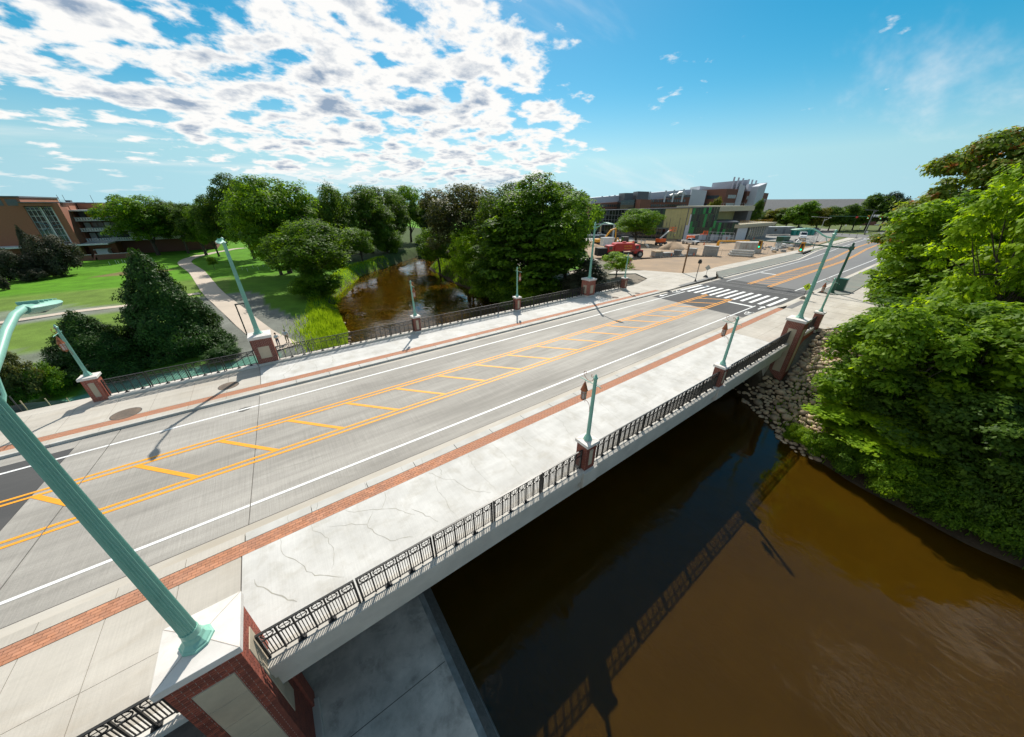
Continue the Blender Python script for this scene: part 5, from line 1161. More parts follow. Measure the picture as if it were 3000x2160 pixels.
# reeds and long grass at the water's edge (nobody could count the blades)
def blades(name, cx, n, hgt_, size, mat, label, cat, lean=.25):
    P = []; 
    while len(P) < n:
        p = cx(); P.append(p)
    P = np.array(P); z = hgt(P[:,0],P[:,1]); h = rg.uniform(.5,1.0,len(P))*hgt_; d = unit(len(P)); d[:,2] = 0
    base = np.stack([P[:,0],P[:,1],z],1); tip = base + np.stack([d[:,0]*lean*h,d[:,1]*lean*h,h],1); w = np.cross(tip-base,rg.normal(size=(len(P),3))); w /= np.linalg.norm(w,axis=1,keepdims=True); w *= size
    mid = base*.5+tip*.5 - d*lean*.15*h[:,None]; q = np.stack([base-w*.6,base+w*.6,mid+w,tip,mid-w],1).reshape(-1,3); k = len(P)
    me = bpy.data.meshes.new(name); me.from_pydata(q.tolist(),[],[(5*i,5*i+1,5*i+2,5*i+3,5*i+4) for i in range(k)])
    a = me.attributes.new('v','FLOAT','POINT'); a.data.foreach_set('value', np.repeat(np.clip(.5+.5*wob(P[:,0],P[:,1],2.)+.3*(rg.random(k)-.5),0,1),5).astype(np.float32)); me.materials.append(LM[mat])
    o = bpy.data.objects.new(name, me); COL.objects.link(o); o['kind'] = 'stuff'; tag(o, label, cat); return o
def reedspot():
    y = rg.uniform(41.5,63); xl = np.interp(y,YK,XL); w = np.interp(y,[41,44,52,58,63],[1.5,3.2,4.6,3.2,1.2]); return (xl+.2-abs(rg.normal())*w*.55, y)
blades('riverside_reeds', reedspot, 9000, 1.25, .045, 'grass', 'bright yellow-green reeds between the path and the water', 'reeds')
def lawnspot():
    y = rg.uniform(58,110); return (np.interp(y,YK,XL)-rg.uniform(.2,4.5), y)
blades('bank_grass', lawnspot, 5000, .6, .04, 'lime', 'rough grass along the upstream left bank', 'grass')
def rbank():
    y = rg.uniform(34,95); return (np.interp(y,YK,XR)+rg.uniform(.4,5.0), y)
blades('bank_grass', rbank, 6000, .9, .05, 'mid', 'rough undergrowth along the upstream right bank', 'undergrowth')
def dbank():
    y = rg.uniform(-14,6.0); return (np.interp(y,YK,XR)+rg.uniform(.6,15), y)
blades('bank_grass', dbank, 5000, .5, .035, 'mid', 'dark undergrowth on the bank below the right-hand maples', 'undergrowth')
# far wood on the horizon
nb = 330; ang = rg.uniform(-.75,2.35,nb); rad_ = rg.uniform(300,620,nb); cx_ = rad_*np.cos(ang); cy_ = rad_*np.sin(ang); hh = rg.uniform(6,10.5,nb)
per = 150; ctr = np.repeat(np.stack([cx_,cy_,hh*.5-1],1),per,0); dd = unit(nb*per); PP = ctr + dd*np.repeat(np.stack([hh*1.1,hh*1.1,hh*.55],1),per,0)*rg.uniform(.7,1.05,(nb*per,1))
wo_ = bpy.data.objects.new('distant_woodland', leaves_mesh('distant_woodland',PP,dd+np.array([0,0,.6]),rg.uniform(1.2,2.6,nb*per),np.clip(np.repeat(rg.random(nb),per)*.7+.3*rg.random(nb*per),0,1),LM['dark'],.8)); COL.objects.link(wo_); wo_['kind'] = 'stuff'; tag(wo_,'dark band of distant woodland along the horizon','woodland')

# ================================================================== boulders
rip = thing('boulder_bank', 'bank of rounded tan boulders sloping from the right-hand pier to the water', 'boulders', (0,0,0))
K['rock'] = M('river_boulder',(.46,.35,.235),(.33,.27,.195),1.6,.85,(.50,.31,.16),.9,.55,objrand=.34,fine=.12,bump=.3,bscale=18)
def rock_mesh(seed):
    r_ = np.random.default_rng(seed); import bmesh
    bm = bmesh.new(); bmesh.ops.create_icosphere(bm, subdivisions=2, radius=.5); ax = r_.normal(size=(5,3))
    for v in bm.verts:
        p = np.array(v.co); k = 1+.10*sum(math.sin(3.2*float(p@a)+i) for i,a in enumerate(ax))/2; v.co = Vector(p*k*np.array([1.15,.85,.68]))
    me = bpy.data.meshes.new('stone'); bm.to_mesh(me); bm.free(); me.materials.append(K['rock']); me.polygons.foreach_set('use_smooth',[True]*len(me.polygons)); return me
RM = [rock_mesh(s) for s in range(5)]
pts = []; rr_ = random.Random(9)
tries = 0
while len(pts) < 1500 and tries < 26000:
    tries += 1; y = rr_.uniform(1.2,13.0); x = rr_.uniform(29.5,47.5); z = hz1(x,y)
    if z < WATER-.22 or (y > 8.2 and (x > 36.5 or z > -4.2)) or (37.2 < x < 39.3 and 6.6 < y < 8.7): continue
    lim = 6.9 if x > 38.6 else 99
    if y > lim and x > 38.6: continue
    if y < 1.6+ .28*max(0,x-34) and rr_.random() < .85: continue
    d = rr_.choice([.26,.3,.34,.4,.46,.54,.7])
    if any((x-p[0])**2+(y-p[1])**2 < (.42*(d+p[3]))**2 for p in pts): continue
    pts.append((x,y,z,d))
pts.sort(key=lambda p: -p[3]/depth((p[0],p[1],p[2])))
nm = MB()
for i, p in enumerate(pts):
    me = RM[i%5]; rot = (rr_.uniform(-.3,.3),rr_.uniform(-.3,.3),rr_.uniform(0,6.28)); loc = Vector((p[0],p[1],p[2]+.16*p[3])); sc = p[3]*1.12
    if i < 300: inst('stone', me, rip, loc, rot, (sc,sc,sc))
    else:
        from mathutils import Euler
        mt_ = Euler(rot).to_matrix(); nm.add([loc+mt_@(v.co*sc) for v in me.vertices],[tuple(f.vertices) for f in me.polygons])
nm.build('stones', K['rock'], rip, smooth=True, kind='stuff')
# a few stones at the upstream reed edge
st = thing('shore_stones', 'pale stones at the water edge by the bright reeds', 'stones', (0,0,0))
for i in range(14):
    y = rr_.uniform(46,60); x = float(np.interp(y,YK,XL))+rr_.uniform(.0,.5); inst('stone', RM[i%5], st, (x,y,WATER+.03), (0,0,i), (.5,.5,.4))
# ================================================================== buildings
K['bbrick'] = M('building_brick',(.33,.13,.075),(.27,.105,.06),2.5,.85,(.38,.17,.10),6,.4,(1,1,4),fine=.14,fscale=14); K['bbrick2'] = M('brown_brick',(.20,.085,.06),(.165,.07,.05),2.5,.85,None,6,.4,(1,1,4),fine=.12,fscale=10)
K['metalw'] = M('white_metal',(.62,.63,.62),None,1,.5,fine=.03); K['metalg'] = M('grey_blue_metal',(.42,.45,.51),(.39,.42,.48),.3,.45,fine=.03); K['metald'] = M('dark_grey_metal',(.10,.11,.125),None,1,.5); K['roofg'] = M('grey_roof',(.24,.237,.234),(.20,.198,.195),.5,.8,stretch=(1,6,1),fine=.1)
K['beige'] = M('beige_panel',(.42,.38,.27),(.38,.345,.25),1,.7); K['sheath'] = M('yellow_sheathing',(.44,.40,.19),(.39,.355,.17),.8,.8); K['boardw'] = M('white_board',(.55,.57,.62),(.48,.50,.55),1.5,.7)
GP = [M('panel_dark_green',(.014,.055,.03),None,1,.35,fine=.03),M('panel_black_green',(.010,.018,.020),None,1,.35,fine=.03),M('panel_bright_green',(.015,.24,.06),None,1,.35,fine=.03),M('panel_olive',(.03,.055,.03),None,1,.35,fine=.03)]
gl2 = glassmat('window_glass',(.05,.065,.075),.08); gl3 = glassmat('curtain_glass',(.012,.017,.018),.06); mull = M('mullion',(.16,.17,.165),None,1,.4)
# ---- left brick building
GZB = -3.2
bl_ = thing('brick_campus_building', 'brick campus building with glass stair bay and coloured balcony panels on the left', 'building', (-46,160,GZB))
def bb(name, x0, y0, z0, x1, y1, z1, mat, par=None, bev=0): return MB().box(x0+46,y0-160,z0-GZB,x1+46,y1-160,z1-GZB).build(name, mat, par or bl_, bevel=bev)
bb('wall',-110,160,GZB,-50.9,185,13.6,K['bbrick']); bb('roof_edge',-110.3,159.7,13.6,-50.6,185.3,13.95,K['metald'])
for k in range(8): bb('louvre',-53.4-2.6*k,159.9,11.6,-51.4-2.6*k,160,13.2,K['metald'])
bb('wall',-50.9,158,11.5,-43.2,175,12.25,K['bbrick']); bb('roof_edge',-51.2,157.6,12.25,-42.8,175,12.5,K['metald']); bb('wall',-50.9,162,GZB,-43.2,175,11.5,K['bbrick'])
bb('fin_wall',-44.35,156.0,1.6,-43.35,163,12.25,K['bbrick']); bb('fin_wall',-45.4,158.2,1.6,-44.35,163,12.0,K['bbrick'])
gw = bb('stair_window',-50.85,160.4,1.9,-45.4,160.5,11.3,gl3)
for i in range(8): bb('mullion',-50.85+i*.775,160.25,1.9,-50.77+i*.775,160.4,11.3,K['metalw'],gw)
for z in (1.9,3.75,5.6,7.4,8.9,10.4,11.2): bb('transom',-50.85,160.28,z,-45.4,160.4,z+.1,K['metalw'],gw)
for i in range(7):
    for j,(z0,z1) in enumerate(((2.0,3.7),(3.9,5.5),(5.7,7.3),(7.5,8.8),(9.0,10.3))): bb('pane',-50.75+i*.775,160.33,z0,-50.09+i*.775,160.36,z1,gl2 if (i*j)%5 == 2 else gl3,gw)
bb('column',-48.1,159.6,1.7,-47.8,159.9,11.3,K['metalw'],gw); bb('column',-46.1,159.6,1.7,-45.75,159.9,11.3,K['metalw'],gw)
for a,c in (((-50.7,7.6),(-47.9,6.3)),((-47.9,6.3),(-45.5,7.0)),((-50.7,4.0),(-47.9,2.9)),((-47.9,6.3),(-50,5.2))): MB().bar((a[0]+46,-.05,a[1]-GZB),(c[0]+46,-.05,c[1]-GZB),.16).build('stair_string', M('stair_blue'+str(a[0])+str(c[1]),(.12,.20,.24)), gw)
bb('entrance_canopy',-60,154.5,1.15,-37.6,162,1.55,K['metalw'],None,.04); bb('wall',-43.3,160,GZB,-37.5,175,1.1,K['bbrick']); 
gg = bb('ground_window',-51.5,158.9,GZB,-44.6,159.0,1.1,gl3)
for i in range(10): bb('mullion',-51.5+i*.75,158.8,GZB,-51.42+i*.75,158.9,1.1,K['metalw'],gg)
for z in (-.9,.2): bb('transom',-51.5,158.82,z,-44.6,158.9,z+.09,K['metalw'],gg)
bb('fin_wall',-44.6,157.5,GZB,-44.2,160,.9,M('ochre_panel',(.45,.30,.12))); bb('porch',-41.4,157,GZB,-39,160,-.35,K['metalw'],None,.03); bb('porch_roof',-41.7,156.6,-.35,-38.7,160,-.15,K['metalw'])
bb('wall',-43.35,166,GZB,-14,184,10.3,K['bbrick2']); bb('roof',-43.5,160.6,10.1,-14,184,10.45,K['metalw']); bb('wall',-43,168,10.45,-37.8,180,12.15,K['bbrick']); bb('roof_edge',-43.2,167.7,12.15,-37.5,180,12.4,K['metald']); bb('wall',-37.6,172,10.45,-14,182,11.5,K['bbrick2'])
for f,z in enumerate((1.6,4.5,7.4)):
    bs = bb('balcony',-43.3,161.2,z,-14,166,z+.22,K['metalw']); 
    for i in range(54): bb('railing_slat',-43.2+i*.54,161.15,z+.22,-42.8+i*.54,161.2,z+.95,K['metalw'],bs)
    bb('railing_cap',-43.3,161.1,z+.95,-14,161.25,z+1.03,K['metalw'],bs)
    for i in range(21):
        x = -42.9+i*1.4
        if f == 2: bb('coloured_panel',x,164.8,z+.25,x+1.2,165,z+2.5,[K['metald'],M('panel_ochre'+str(i),(.55,.33,.03)),M('panel_teal'+str(i),(.03,.16,.20)),M('panel_orange'+str(i),(.60,.20,.02)),K['metald'],K['metalw'],M('panel_teal_b'+str(i),(.03,.14,.17))][i%7])
        else: bb('window',x,164.8,z+.3,x+1.25,165,z+2.4,gl2 if i%3 else K['metalw'])
for x in (-45.2,-44.1,-38.6): bb('antenna',x-.04,165,12.2,x+.04,165.08,14.4,K['metald'])
for x in (-49.5,-45.8,-35.5): 
    for k in range(3): bb('roof_rail',x,165,12.4+.3*k,x+1.6,165.05,12.46+.3*k,K['cyel'])
bb('roof_unit',-43.9,164,12.3,-42.9,165.5,13.0,K['metald'])
gwal = thing('garden_wall', 'low brick garden wall along the lawn before the left building', 'wall', (-46,152,-3.0))
for a,c in ((-66,-41.5),(-40.6,-34)): MB().box(a+46,0,-.5,c+46,.4,1.75).build('wall', K['bbrick2'], gwal); MB().box(a+45.9,-.05,1.75,c+46.1,.45,1.87).build('coping', K['stone'], gwal)
MB().add([(4.5,-.1,-.5),(4.9,-.1,-.5),(4.9,3.0,-.5),(4.5,3.0,-.5),(4.5,-.1,.4),(4.9,-.1,.4),(4.9,3.0,2.0),(4.5,3.0,2.0)],[(3,2,1,0),(4,5,6,7),(0,1,5,4),(1,2,6,5),(2,3,7,6),(3,0,4,7)]).build('end_fin', K['bbrick'], gwal)
MB().box(11.9,-.1,-.5,12.3,2.6,1.8).build('end_fin', K['bbrick'], gwal)
st = thing('tree_guards', 'row of thin white stakes on the lawn by the left building', 'stakes', (-31,137,-2.8))
for i in range(14): MB().cbox(-4+i*.62+(i*37%5)*.1,(i*53%7)*.5,.5,.06,.06,1.1).build('stake', K['signw'], st)
st = thing('tree_guards', 'thin white stakes on the lawn right of the winding path', 'stakes', (-3,103,-3.0))
for i in range(9): MB().cbox(-4+i*1.1,(i*53%7)*1.1,.5,.06,.06,1.1).build('stake', K['signw'], st)

# ---- green panelled building
A_ = np.array([111.,100.]); Kp = np.array([137.2,54.0]); uu = (Kp-A_)/np.linalg.norm(Kp-A_); LU = np.linalg.norm(Kp-A_); ang_ = math.atan2(uu[1],uu[0])
gb = thing('green_panelled_building', 'low modern building with green panels and yellow sheathing beside the site', 'building', (A_[0],A_[1],0), ang_)
def uof(p):
    r = ray(p); M2 = np.array([[r[0],-uu[0]],[r[1],-uu[1]]]); t, s = np.linalg.solve(M2, A_); return s
def ztopu(u): return 9.6+1.75*u/LU
def gbox(name, u0, d0, z0, u1, d1, z1, mat, par=None): return MB().box(u0,d0,z0,u1,d1,z1).build(name, mat, par or gb)
MB().add([(0,.4,-.3),(LU,.4,-.3),(LU,20,-.3),(0,20,-.3),(0,.4,ztopu(0)),(LU*.80,.4,ztopu(LU*.8)),(LU*.80,20,ztopu(LU*.8)),(0,20,ztopu(0)),(LU,.4,6.5),(LU,20,6.5),(LU*.80,.4,6.5),(LU*.80,20,6.5)],
   [(0,1,8,10,5,4),(4,5,6,7),(5,10,11,6),(10,8,9,11),(1,2,9,8),(3,0,4,7),(2,3,7,6,11,9)]).build('wall', K['metald'], gb)
MB().bar((0,.1,ztopu(0)),(LU*.8,.1,ztopu(LU*.8)),.5,.25).build('parapet', K['metald'], gb)
uL2, uY0, uY1, uG1 = uof(kV(1180,640)), uof(kV(1710,620)), uof(kV(2090,605)), uof(kW(470,605)); uGT = uof(kW(915,590))
rows = [(0.2,2.3),(2.4,4.6),(4.75,6.3),(6.4,8.0),(8.1,None)]
nc = 15
for i in range(nc):
    u0 = uL2*i/nc; u1 = uL2*(i+1)/nc
    for z0,z1 in rows: gbox('glass_panel',u0+.06,.28,z0,u1-.06,.34,(z1 or ztopu(u0)-.15),gl3 if (i*7+int(z0*3))%6 else gl2)
    gbox('mullion',u0-.05,.15,0,u0+.05,.36,ztopu(u0)-.1,mull)
for z in (2.3,4.65,6.3,8.0): gbox('transom',0,.17,z,uL2,.36,z+.12,mull)
rgp = random.Random(3)
def green(u0, u1, z0, z1fn, rws):
    n = int(round((u1-u0)/.85)); d = (u1-u0)/n
    for i in range(n):
        a = u0+i*d; zt = z1fn(a); cuts = sorted([z0,zt]+[z0+(zt-z0)*(k+rgp.choice([-.12,0,0,.12]))/rws for k in range(1,rws)])
        for k in range(len(cuts)-1): gbox('facade_panel',a+.03,.1+.04*rgp.random(),cuts[k]+.02,a+d-.03,.3,cuts[k+1]-.02,rgp.choices(GP,[4,3.5,3.6,3])[0])
green(uL2,uY0,4.0,ztopu,3); gbox('transom',uL2,.1,3.6,uY0+1.5,.3,3.95,mull)
n = 8
for i in range(n):
    a = uL2+(uY0+1.5-uL2)*i/n; gbox('glass_panel',a+.06,.28,0.1,a+(uY0+1.5-uL2)/n-.06,.34,3.5,gl3); gbox('mullion',a-.05,.15,0,a+.05,.36,3.6,mull)
n = 7
for i in range(n):
    a = uY0+(uY1-uY0)*i/n; gbox('sheathing_panel',a+.01,.15,0.1 if i > 1 else 4.0,a+(uY1-uY0)/n-.01,.3,ztopu(a),K['sheath'])
    gbox('slot',a+.1,.08,rgp.uniform(.2,2),a+.22,.16,rgp.uniform(3.5,7.5),K['metald'])
gbox('dark_strip',uY1,.1,0.1,uY1+.25,.3,ztopu(uY1),K['metald']); gbox('sheathing_panel',uY1+.25,.15,5,uG1-.3,.3,ztopu(uY1),K['sheath']); gbox('white_board',uY1+.3,.12,0.1,uG1,.3,5.0,K['boardw'])
gbox('white_board',uY1+1.0,.10,4.8,uG1-.1,.28,8.6,K['boardw'])
green(uG1,uGT,2.2,ztopu,4); green(uGT,LU,2.2,lambda a: 6.1,2)
for i in range(12):
    a = uG1+(LU-uG1)*i/12; gbox('sheathing_board',a+.04,.15,.1,a+(LU-uG1)/12-.04,.3,2.1,[K['boardw'],K['metalg'],M('grey_board'+str(i),(.22,.23,.24))][i%3])
# wings that run along the road
W = thing('site_wing', 'beige fascia wing with terrace at the right of the green building', 'building', (137.2,53.4,0))
MB().box(.3,.6,-.3,28.5,24,4.4).build('wall', M('grey_siding',(.22,.22,.215),None,.6,.7,stretch=(1,1,8)), W); MB().add([(-.4,0,4.4),(29.5,-.8,4.4),(29.5,24,4.4),(-.4,24,4.4),(-.4,0,5.6),(30.2,-1.2,5.6),(30.2,24,5.6),(-.4,24,5.6)],[(3,2,1,0),(4,5,6,7),(0,1,5,4),(1,2,6,5),(2,3,7,6),(3,0,4,7)]).build('fascia', K['beige'], W)
MB().box(.4,.45,.1,9,.58,4.3).build('insulation_wrap', K['boardw'], W); MB().box(8.6,.3,0,9.4,.58,4.3).build('doorway', K['black'], W)
for i in range(7): MB().box(11+i*2.2,.42,.8,11.7+i*2.2,.58,4.1).build('window', gl2, W); MB().box(10.4+i*2.2,.44,.4,10.95+i*2.2,.57,4.2).build('sheathing_panel', K['beige'], W)
U = MB().box(-1.2,7.6,9.6,28.5,24,11.35).build('upper_fascia', K['beige'], W); MB().box(-1,13,5.6,28,24,9.6).build('upper_wall', K['sheath'], W); MB().box(24.5,8,5.6,28.3,24,9.6).build('upper_wall', M('dark_siding',(.14,.14,.145),None,.5,.7,stretch=(1,1,8)), W)
for i in range(6): MB().box(-.6+i*1.5,12.8,5.8,.3+i*1.5,12.98,9.4).build('window', gl3, W); MB().box(.3+i*1.5,12.75,5.8,.6+i*1.5,12.97,9.4).build('mullion', K['metalw'], W)
for i in range(20): MB().box(i*1.5,0.2,5.6,i*1.5+.06,.26,6.7).build('rail_post', K['cyel'], W)
for z in (6.1,6.65): MB().box(0,.2,z,28.6,.26,z+.06).build('guard_rail', K['cyel'], W)
for i in range(16): MB().box(-1+i*1.9,7.7,11.35,-.96+i*1.9,7.74,12.3).build('rail_post', K['grey'], W)
MB().box(-1,7.7,12.25,28,7.74,12.3).build('guard_rail', K['grey'], W)
# ---- grey and brick laboratory complex
def hd(p, D): r = ray(p); h = math.hypot(r[0],r[1]); return np.array([r[0]/h*D, r[1]/h*D, 12+r[2]/h*D])
def block(par, name, pL, pR, DL, DR, dep, mat, z0=-.2, zt=None):
    a, c = hd(pL,DL), hd(pR,DR); d = (c-a)[:2]; d /= np.linalg.norm(d); n_ = np.array([-d[1],d[0]])
    if n_ @ a[:2] < 0: n_ = -n_
    o = par.location; q = [a[:2],c[:2],c[:2]+n_*dep,a[:2]+n_*dep]; zt_ = [a[2],c[2],c[2],a[2]] if zt is None else [zt]*4
    m = MB().add([(p_[0]-o.x,p_[1]-o.y,z0-o.z) for p_ in q]+[(p_[0]-o.x,p_[1]-o.y,z_-o.z) for p_,z_ in zip(q,zt_)],[(3,2,1,0),(4,5,6,7),(0,1,5,4),(1,2,6,5),(2,3,7,6),(3,0,4,7)])
    return m.build(name, mat, par), a, c, d, n_
def windows(par, wall, a, c, n_, f0, f1, z0, z1, n, mat, gap=.25, name='window'):
    d = (c-a)[:2]; o = par.location
    for i in range(n):
        p0 = a[:2]+d*(f0+(f1-f0)*(i+gap/2)/n)-n_*.25; p1 = a[:2]+d*(f0+(f1-f0)*(i+1-gap/2)/n)-n_*.25
        m = MB(); q = [p0,p1,p1+n_*.3,p0+n_*.3]; m.add([(p_[0]-o.x,p_[1]-o.y,z0-o.z) for p_ in q]+[(p_[0]-o.x,p_[1]-o.y,z1-o.z) for p_ in q],[(3,2,1,0),(4,5,6,7),(0,1,5,4),(1,2,6,5),(2,3,7,6),(3,0,4,7)]); m.build(name, mat, wall).matrix_parent_inverse = Matrix()
lab = thing('laboratory_complex', 'long brick laboratory building with grey rooftop penthouses behind the green building', 'building', (200,140,0))
w,a,c,d,n_ = block(lab,'penthouse',kV(470,452),kV(2130,312),240,268,30,K['metalg'],8)
w,a,c,d,n_ = block(lab,'wall',kV(443,553),kV(2110,440),234,262,34,K['bbrick2'])
zA, zC = a[2], c[2]
for fl in range(4): windows(lab,w,a,c,n_,.02,.98,zA-1.6-2.4*fl,zA-.3-2.4*fl,44,gl2,.35)
windows(lab,w,a,c,n_,.52,.96,zA+1.0,zA+2.6,18,gl2,.35)
w2,a2,c2,d2,n2 = block(lab,'brick_bay',kV(1290,478),kV(1465,485),226,229,10,K['bbrick2'])
w2,a2,c2,d2,n2 = block(lab,'glazed_bay',kV(960,500),kV(1270,475),229,232,8,gl3)
for fl in range(4): windows(lab,w2,a2,c2,n2,0,1,a2[2]-1.2-2.4*fl,a2[2]-1.05-2.4*fl,1,mull,.0,'transom')
for p0,p1 in ((kV(1030,372),kV(1165,372)),(kV(1245,345),kV(1430,350))): block(lab,'cooling_tower',p0,p1,238,240,10,K['metald'],12); 
for x_,y0_ in ((650,425),(770,418),(860,408),(1450,350),(1712,330),(1850,320),(2010,306)):
    block(lab,'exhaust_stack',kV(x_-14,y0_),kV(x_+14,y0_),246,246,3,K['metalg'],13)
block(lab,'plant_deck',kV(1740,430),kV(2120,400),256,262,12,K['metald'],13)
MB().tube([tuple(hd(kV(*p),252)-np.array(lab.location)) for p in ((1780,425),(1830,405),(1890,410),(1940,375),(2000,372),(2030,410))],.9,8).build('roof_duct', K['grey'], lab, smooth=True)
tow = thing('laboratory_tower', 'grey and brown laboratory tower with rooftop stacks at the right of the complex', 'building', (262,115,0))
block(tow,'grey_block',kW(440,310),kW(690,330),262,262,26,K['metalg']); block(tow,'grey_block',kW(575,255),kW(890,290),275,278,26,K['metalg'])
block(tow,'grey_block',kW(780,205),kW(1395,150),290,290,26,K['metalg']); block(tow,'grey_block',kW(1390,225),kW(1690,200),282,285,26,K['metalg']); block(tow,'grey_block',kW(1240,215),kW(1330,260),270,270,26,K['metalg'])
w,a,c,d,n_ = block(tow,'brick_block',kW(690,325),kW(1020,302),268,262,22,K['bbrick2'])
for z_ in (a[2]-5.0,a[2]-9.6,a[2]-14.2): windows(tow,w,a,c,n_,.08,.7,z_,z_+1.9,9,gl2,.18)
w,a,c,d,n_ = block(tow,'brick_block',kW(1020,302),kW(1250,328),262,272,22,K['bbrick2'])
for z_ in (a[2]-5.2,a[2]-9.8): windows(tow,w,a,c,n_,.2,.75,z_,z_+1.9,4,M('pale_window'+str(int(z_)),(.42,.45,.46),None,1,.3),.1)
w,a,c,d,n_ = block(tow,'brick_block',kW(1365,342),kW(1545,360),274,278,18,K['bbrick2'])
for z_ in (a[2]-4.6,a[2]-9.0): windows(tow,w,a,c,n_,.05,.75,z_,z_+1.9,2,M('pale_window_b'+str(int(z_)),(.42,.45,.46),None,1,.3),.08)
block(tow,'grey_pier',kW(1550,260),kW(1690,205),270,273,6,K['metalg']); w,a,c,d,n_ = block(tow,'brick_block',kW(1640,370),kW(1715,378),288,296,18,K['bbrick2']); windows(tow,w,a,c,n_,.1,.8,a[2]-5.2,a[2]-3.6,1,gl2,.2)
for x_,y0_ in ((1150,105),(1222,115),(1296,128),(1390,142),(1448,152),(1512,163)): block(tow,'exhaust_stack',kW(x_-15,y0_),kW(x_+15,y0_),286,286,3,K['metalw'] if x_%2 else K['metalg'],18)
dk = thing('dark_tower', 'small dark tower block above the trees left of the laboratory', 'building', (190,196,0)); w,a,c,d,n_ = block(dk,'wall',kV(200,500),kV(358,497),270,272,12,M('dark_cladding',(.045,.04,.042))); windows(dk,w,a,c,n_,.82,.95,a[2]-4,a[2]-1.5,2,K['metalw'],.3)
# ---- long hall with grey roof
hall = thing('long_hall', 'long brick hall with a big grey pitched roof and dormers in the distance', 'building', (325,85,0))
e0, e1 = np.array([296.,106.]), np.array([322.,47.]); dh = (e1-e0)/np.linalg.norm(e1-e0); nh = np.array([-dh[1],dh[0]]); nh = nh if nh@e0 > 0 else -nh; o = hall.location
def hp(f, dep, z): p = e0+(e1-e0)*f+nh*dep; return (p[0]-o.x,p[1]-o.y,z)
MB().add([hp(0,0,-.2),hp(1,0,-.2),hp(1,24,-.2),hp(0,24,-.2),hp(0,0,5.5),hp(1,0,5.5),hp(1,24,5.5),hp(0,24,5.5)],[(3,2,1,0),(4,5,6,7),(0,1,5,4),(1,2,6,5),(2,3,7,6),(3,0,4,7)]).build('wall', K['bbrick2'], hall)
rf = MB().add([hp(-.02,-1,5.4),hp(1.02,-1,5.4),hp(1.02,12,15.0),hp(-.02,12,15.0),hp(1.02,25,5.4),hp(-.02,25,5.4)],[(0,1,2,3),(3,2,4,5),(1,4,2),(0,3,5)]).build('roof', K['roofg'], hall)
for f in (.1,.27,.45,.62,.92):
    m = MB(); m.add([hp(f-.012,1.4,6.6),hp(f+.012,1.4,6.6),hp(f+.012,4.6,8.9),hp(f-.012,4.6,8.9),hp(f-.012,1.4,8.9),hp(f+.012,1.4,8.9)],[(0,1,5,4),(4,5,2,3),(0,4,3),(1,2,5)]); m.build('dormer', K['metald'], rf)
MB().add([hp(.76,-2,-.2),hp(.84,-2,-.2),hp(.84,-2,7.4),hp(.80,-2,9.4),hp(.76,-2,7.4),hp(.76,6,-.2),hp(.84,6,-.2),hp(.84,6,7.4),hp(.80,6,9.4),hp(.76,6,7.4)],[(0,1,2,3,4),(1,6,7,2),(5,0,4,9),(2,7,8,3),(3,8,9,4)]).build('gable', K['bbrick'], hall)
# ---- white annex wall beside the curtain wall
an = thing('white_annex', 'pale open-fronted annex with parked white pickups left of the round tree', 'building', (112,99,0), R(-44))
MB().box(-9,0,-.2,9,.4,4.6).build('wall', K['metalw'], an); MB().box(-9.2,-4.5,4.6,9.2,.5,4.9).build('roof', K['metalw'], an); MB().box(3.2,-4.2,-.2,3.7,-3.8,4.6).build('column', K['lumber'], an); MB().box(8.3,-4.4,-.2,9.0,.3,4.6).build('side_wall', K['metalw'], an); MB().box(6.0,-.05,2.4,7.6,.02,4.4).build('window', gl3, an)

# ================================================================== building site
sitep = [(64.2,32.4),(68.8,30.8),(76,32.0),(96,32.0),(131,31.8),(168,34.5),(230,46),(230,64),(168,64),(140,60),(126,78),(112,96),(96,92),(84,80),(74,66),(66,58),(63.5,48),(60.8,40.5)]
MB().prism(sitep, -.3, -.02).build('site_dirt', K['dirt'], kind='structure')
MB().prism([(150,36),(168,35),(250,50),(250,72),(168,60),(150,50)], -.3, .012).build('car_park', M('car_park_asphalt',(.20,.19,.175),(.25,.24,.22),.2,.9), kind='structure')
MB().prism([(96,88),(108,98),(122,86),(113,78),(104,76)], -.3, .01).build('concrete_apron', M('apron_concrete',(.36,.35,.335)), kind='structure')
def wheelset(t, xs_, yw, r, w=.28, rim=None):
    for x in xs_:
        for y in (-yw, yw):
            tw = MB().cyl((x,y-w/2,r),(x,y+w/2,r),r,16).build('wheel', K['rubber'], t); s = 1 if y > 0 else -1; MB().cyl((x,y+s*w/2,r),(x,y+s*(w/2+.015),r),r*.55,12).build('rim', rim or K['grey'], tw)
def profile(t, name, pts, w, mat, bev=.05): return MB().prism_y(pts, -w/2, w/2).build(name, mat, t, bevel=bev)
